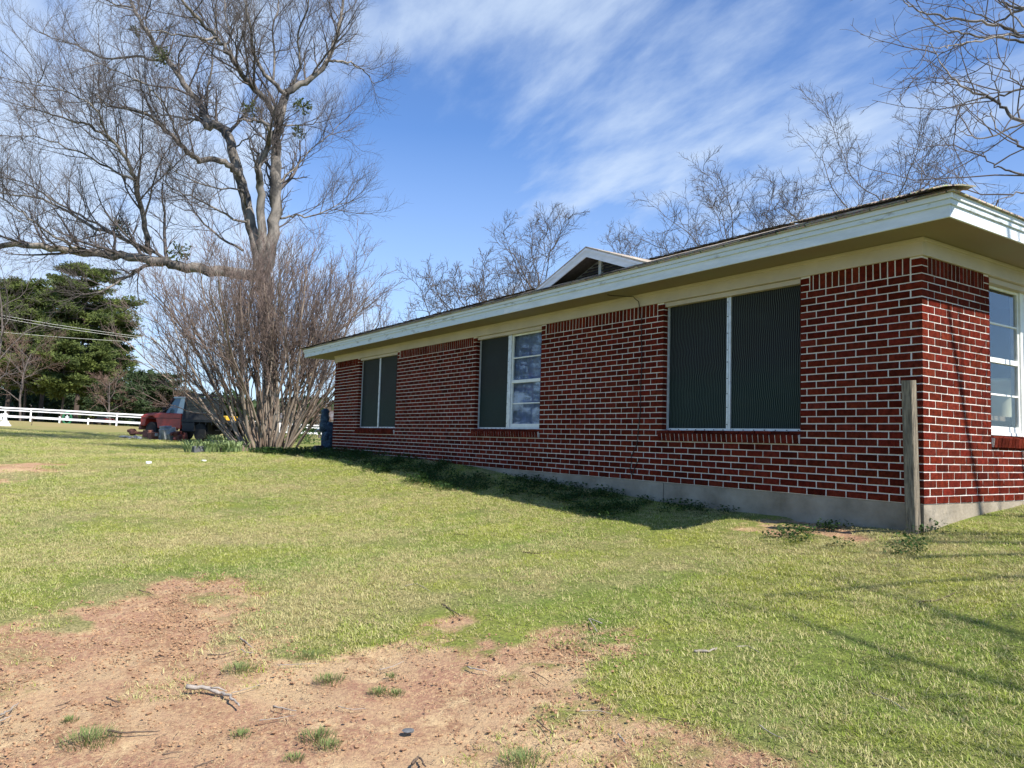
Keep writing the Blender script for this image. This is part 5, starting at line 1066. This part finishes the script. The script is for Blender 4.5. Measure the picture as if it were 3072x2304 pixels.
# ------------------------------------------------------------------ grass tufts on the dirt
def tuft(n,r,h):
    V=[]
    for i in range(n):
        a=rg.uniform(0,2*PI);q=r*rg.uniform()**.7;b=np.array([q*math.cos(a),q*math.sin(a),-.005]);hh=h*rg.uniform(.5,1.1)*(1.15-q/r*.5);a2=a+rg.uniform(-.8,.8);d=np.array([math.cos(a2),math.sin(a2),0]);s_=np.array([-d[1],d[0],0])*.0016;l=hh*rg.uniform(.3,1.3);m1=b+d*l*.4+[0,0,hh*.65];t_=b+d*l+[0,0,hh]
        V+=[b-s_,b+s_,m1+s_*.8,b-s_,m1+s_*.8,m1-s_*.8,m1-s_*.8,m1+s_*.8,t_]
    return V
mat('tuft_green',(.12,.19,.05),.7,.0,9,col2=(.25,.25,.10),trans=.3)
for i,(x,y,r,lb) in enumerate([(670,1418,.085,'round green grass tuft in the middle of the dirt below the lawn edge'),(518,1447,.10,'green grass tuft above the curved dead branch'),(712,1470,.085,'green grass tuft to the right of the curved dead branch'),(195,1600,.12,'largest dark green tuft at the bottom left of the dirt'),(685,1593,.085,'green tuft in the lower middle of the dirt, left one of a close pair'),(709,1612,.06,'smaller tuft right of the close pair in the lower dirt'),(818,1495,.06,'small tuft beside an even smaller one in the central dirt'),(855,1498,.05,'even smaller tuft right of its neighbour in the central dirt'),(1128,1645,.10,'grass tuft at the bottom edge near the middle of the photo'),(845,1460,.035,'tiny green sprout above the small pair in the central dirt'),(635,1638,.045,'small tuft near the bottom edge left of the lower pair'),(150,1555,.04,'small sprout on the left of the dirt above the largest tuft'),(520,1587,.05,'flat faded tuft in the lower dirt under the dead branch')]):
    g=gp(x*K,y*K);o_=tris_obj('grass_tuft',tuft(int(190*r/.085),r,  .034*r/.085+.008),'tuft_green');o_.location=tuple(g);tag(o_,lb,'grass tuft','grass tufts on the bare dirt')
# ------------------------------------------------------------------ fallen sticks
def stick(pts,r,m='stick_wood',label=None,fork=None,group='fallen twigs',lift=.006,name='fallen_twig'):
    W=np.array([gp(x*K,y*K) for x,y in pts]);n=max(6,len(W)*4);t=np.linspace(0,len(W)-1,n);P=np.stack([np.interp(t,range(len(W)),W[:,i]) for i in range(3)],1);P[:,2]+=r*.8+lift+rg.normal(size=n)*r*.25;P[1:-1,:2]+=rg.normal(size=(n-2,2))*r*.35
    mb=MB();mb.tube(P,np.linspace(r,r*.45,n)*rg.uniform(.85,1.15,n),6)
    if fork is not None: 
        i=n//3;q=gp(fork[0]*K,fork[1]*K)+[0,0,.015];mb.tube([P[i],(P[i]+q)/2+[0,0,.012],q],[r*.6,r*.45,r*.2],5)
    tag(mb.build(name,m,smooth=True),label or 'thin dry twig lying on the ground',' twig'.strip(),group)
stick([(402,1490),(440,1492),(478,1502),(498,1515),(516,1533)],.012,label='thickest curved dead branch lying on the dirt',fork=(490,1500),group=None,name='fallen_branch')
S=[((232,1584),(270,1588),(345,1583),.007,'long straight grey stick beside the largest tuft'),((120,1612),(160,1600),(200,1590),.004,'thin twig crossing left of the largest tuft'),((955,1307),(975,1322),(998,1335),.006,'pale straight stick alone on the green lawn in the centre'),((1300,1350),(1270,1338),(1290,1368),.006,'forked twig at the lawn edge right of centre'),
((1500,1412),(1530,1412),(1548,1406),.011,'thick pale stick on the right lawn'),((1590,1400),(1615,1398),(1640,1412),.004,'thin bent twig right of the thick pale stick'),((1985,1303),(2030,1300),(2065,1283),.006,'pale curved stick on the lawn below the leaning post'),((875,1268),(900,1262),(930,1280),.004,'thin twig on the lawn left of the pale straight stick'),
((448,1418),(480,1418),(512,1408),.005,'short stick on dirt between lawn edge and upper tufts'),((330,1425),(350,1422),(372,1424),.004,'short dark twig on the upper left dirt'),((515,1379),(530,1390),(545,1402),.006,'dark twig in the reddish hollow of the dirt'),((520,1405),(530,1412),(548,1413),.004,'small dark twig beside the reddish hollow'),((600,1440),(640,1438),(690,1436),.003,'long hair thin twig between the two middle tufts'),((820,1450),(845,1444),(872,1432),.004,'thin twig right of the upper tuft on the dirt'),
((1010,1445),(1030,1450),(1052,1453),.006,'stout short twig at the lawn edge above the central dirt'),((1150,1455),(1165,1462),(1190,1478),.004,'dark twig on the pale dirt in the centre'),((1160,1560),(1172,1572),(1195,1590),.005,'bent twig on the small grass island in the dirt'),((1335,1590),(1345,1602),(1352,1610),.005,'short twig under the small grass island'),((890,1655),(905,1640),(920,1662),.008,'dark stick cut by the bottom edge of the photo'),((300,1278),(320,1282),(332,1288),.005,'brown twig at the dirt edge in the upper left grass'),
((0,1548),(20,1540),(40,1522),.007,'grey twig at the left edge of the dirt'),((0,1562),(12,1556),(25,1550),.005,'short twig just under the left edge twig'),((120,1530),(140,1524),(155,1515),.004,'thin twig near the left edge above the small sprout'),((230,1510),(250,1520),(262,1522),.005,'dark twig above the small sprout on the left'),((590,1530),(620,1536),(640,1540),.005,'short twig right of the curved dead branch tip'),((350,1635),(370,1630),(395,1628),.004,'dark twig right of the largest tuft near the bottom'),((420,1662),(440,1655),(462,1648),.005,'twig touching the bottom edge left of centre'),((500,1500),(540,1490),(570,1478),.003,'hair thin twig above the curved dead branch tip'),
((730,1530),(760,1536),(790,1534),.003,'thin pale twig under the pair of small central tufts'),((1130,1195),(1160,1198),(1190,1196),.006,'pale dry stick on the upper lawn below the middle window'),((980,1155),(1010,1158),(1035,1152),.004,"thin twig on the lawn left of the middle window's pale stick"),((1640,1570),(1660,1585),(1690,1600),.004,'thin twig on the lower right grass beside the dirt'),((1880,1500),(1920,1515),(1960,1540),.004,'long thin twig on the right lawn near the bottom'),((1250,1540),(1290,1538),(1320,1545),.003,'hair thin twig above the small grass island'),((1420,1555),(1460,1560),(1500,1570),.003,'hair thin twig on the right of the small grass island'),((560,1560),(600,1555),(640,1548),.003,'hair thin twig in the lower dirt left of centre')]
for a,b,c,r,lb in S: stick([a,b,c],r*.8,'stick_wood' if rg.uniform()<.55 else 'stick_dark',label=lb,group='fallen twigs' )
# scattered small twigs and leaf litter on the dirt and lawn (uncountable)
V=[];
for k in range(15000):
    x=rg.uniform(-9,4.2);y=rg.uniform(-8,-.4)
    dd=np.array([x,y,-.8])-EYE
    if dd@_f<2.6: continue
    a=rg.uniform(0,PI);l=rg.uniform(.008,.05)*(1 if rg.uniform()<.9 else 2.2);d=np.array([math.cos(a),math.sin(a),rg.uniform(-.1,.1)]);V.append((x,y,a,l,d))
xy=np.array([(v[0],v[1]) for v in V]);zs=Z(xy[:,0],xy[:,1]);dms=dirtmask(xy[:,0],xy[:,1]);T_=[]
for v,z,dmm in zip(V,zs,dms):
    if dmm<.5 and rg.uniform()<.55: continue
    p=np.array([v[0],v[1],z-.02*dmm+.006]);s_=np.array([-v[4][1],v[4][0],0])*rg.uniform(.0012,.0028);q=p+v[4]*v[3];m1=(p+q)/2+[0,0,.004];T_+=[p-s_,p+s_,m1,m1-s_,m1+s_,q]
tag(tris_obj('ground_litter',T_,'stick_dark'),kind='stuff')
# dark stone
g=gp(882*K,1581*K);m_=MB();rg3=np.random.default_rng(1);m_.lathe([(.0,-.01),(.022,0),(.026,.006),(.018,.012),(0,.014)],(0,0,0),9,2,.2,rg3);o_=m_.build('stone','grey_block',smooth=False);o_.location=tuple(g);tag(o_,'small dark stone on the pale dirt near the bottom middle','stone')
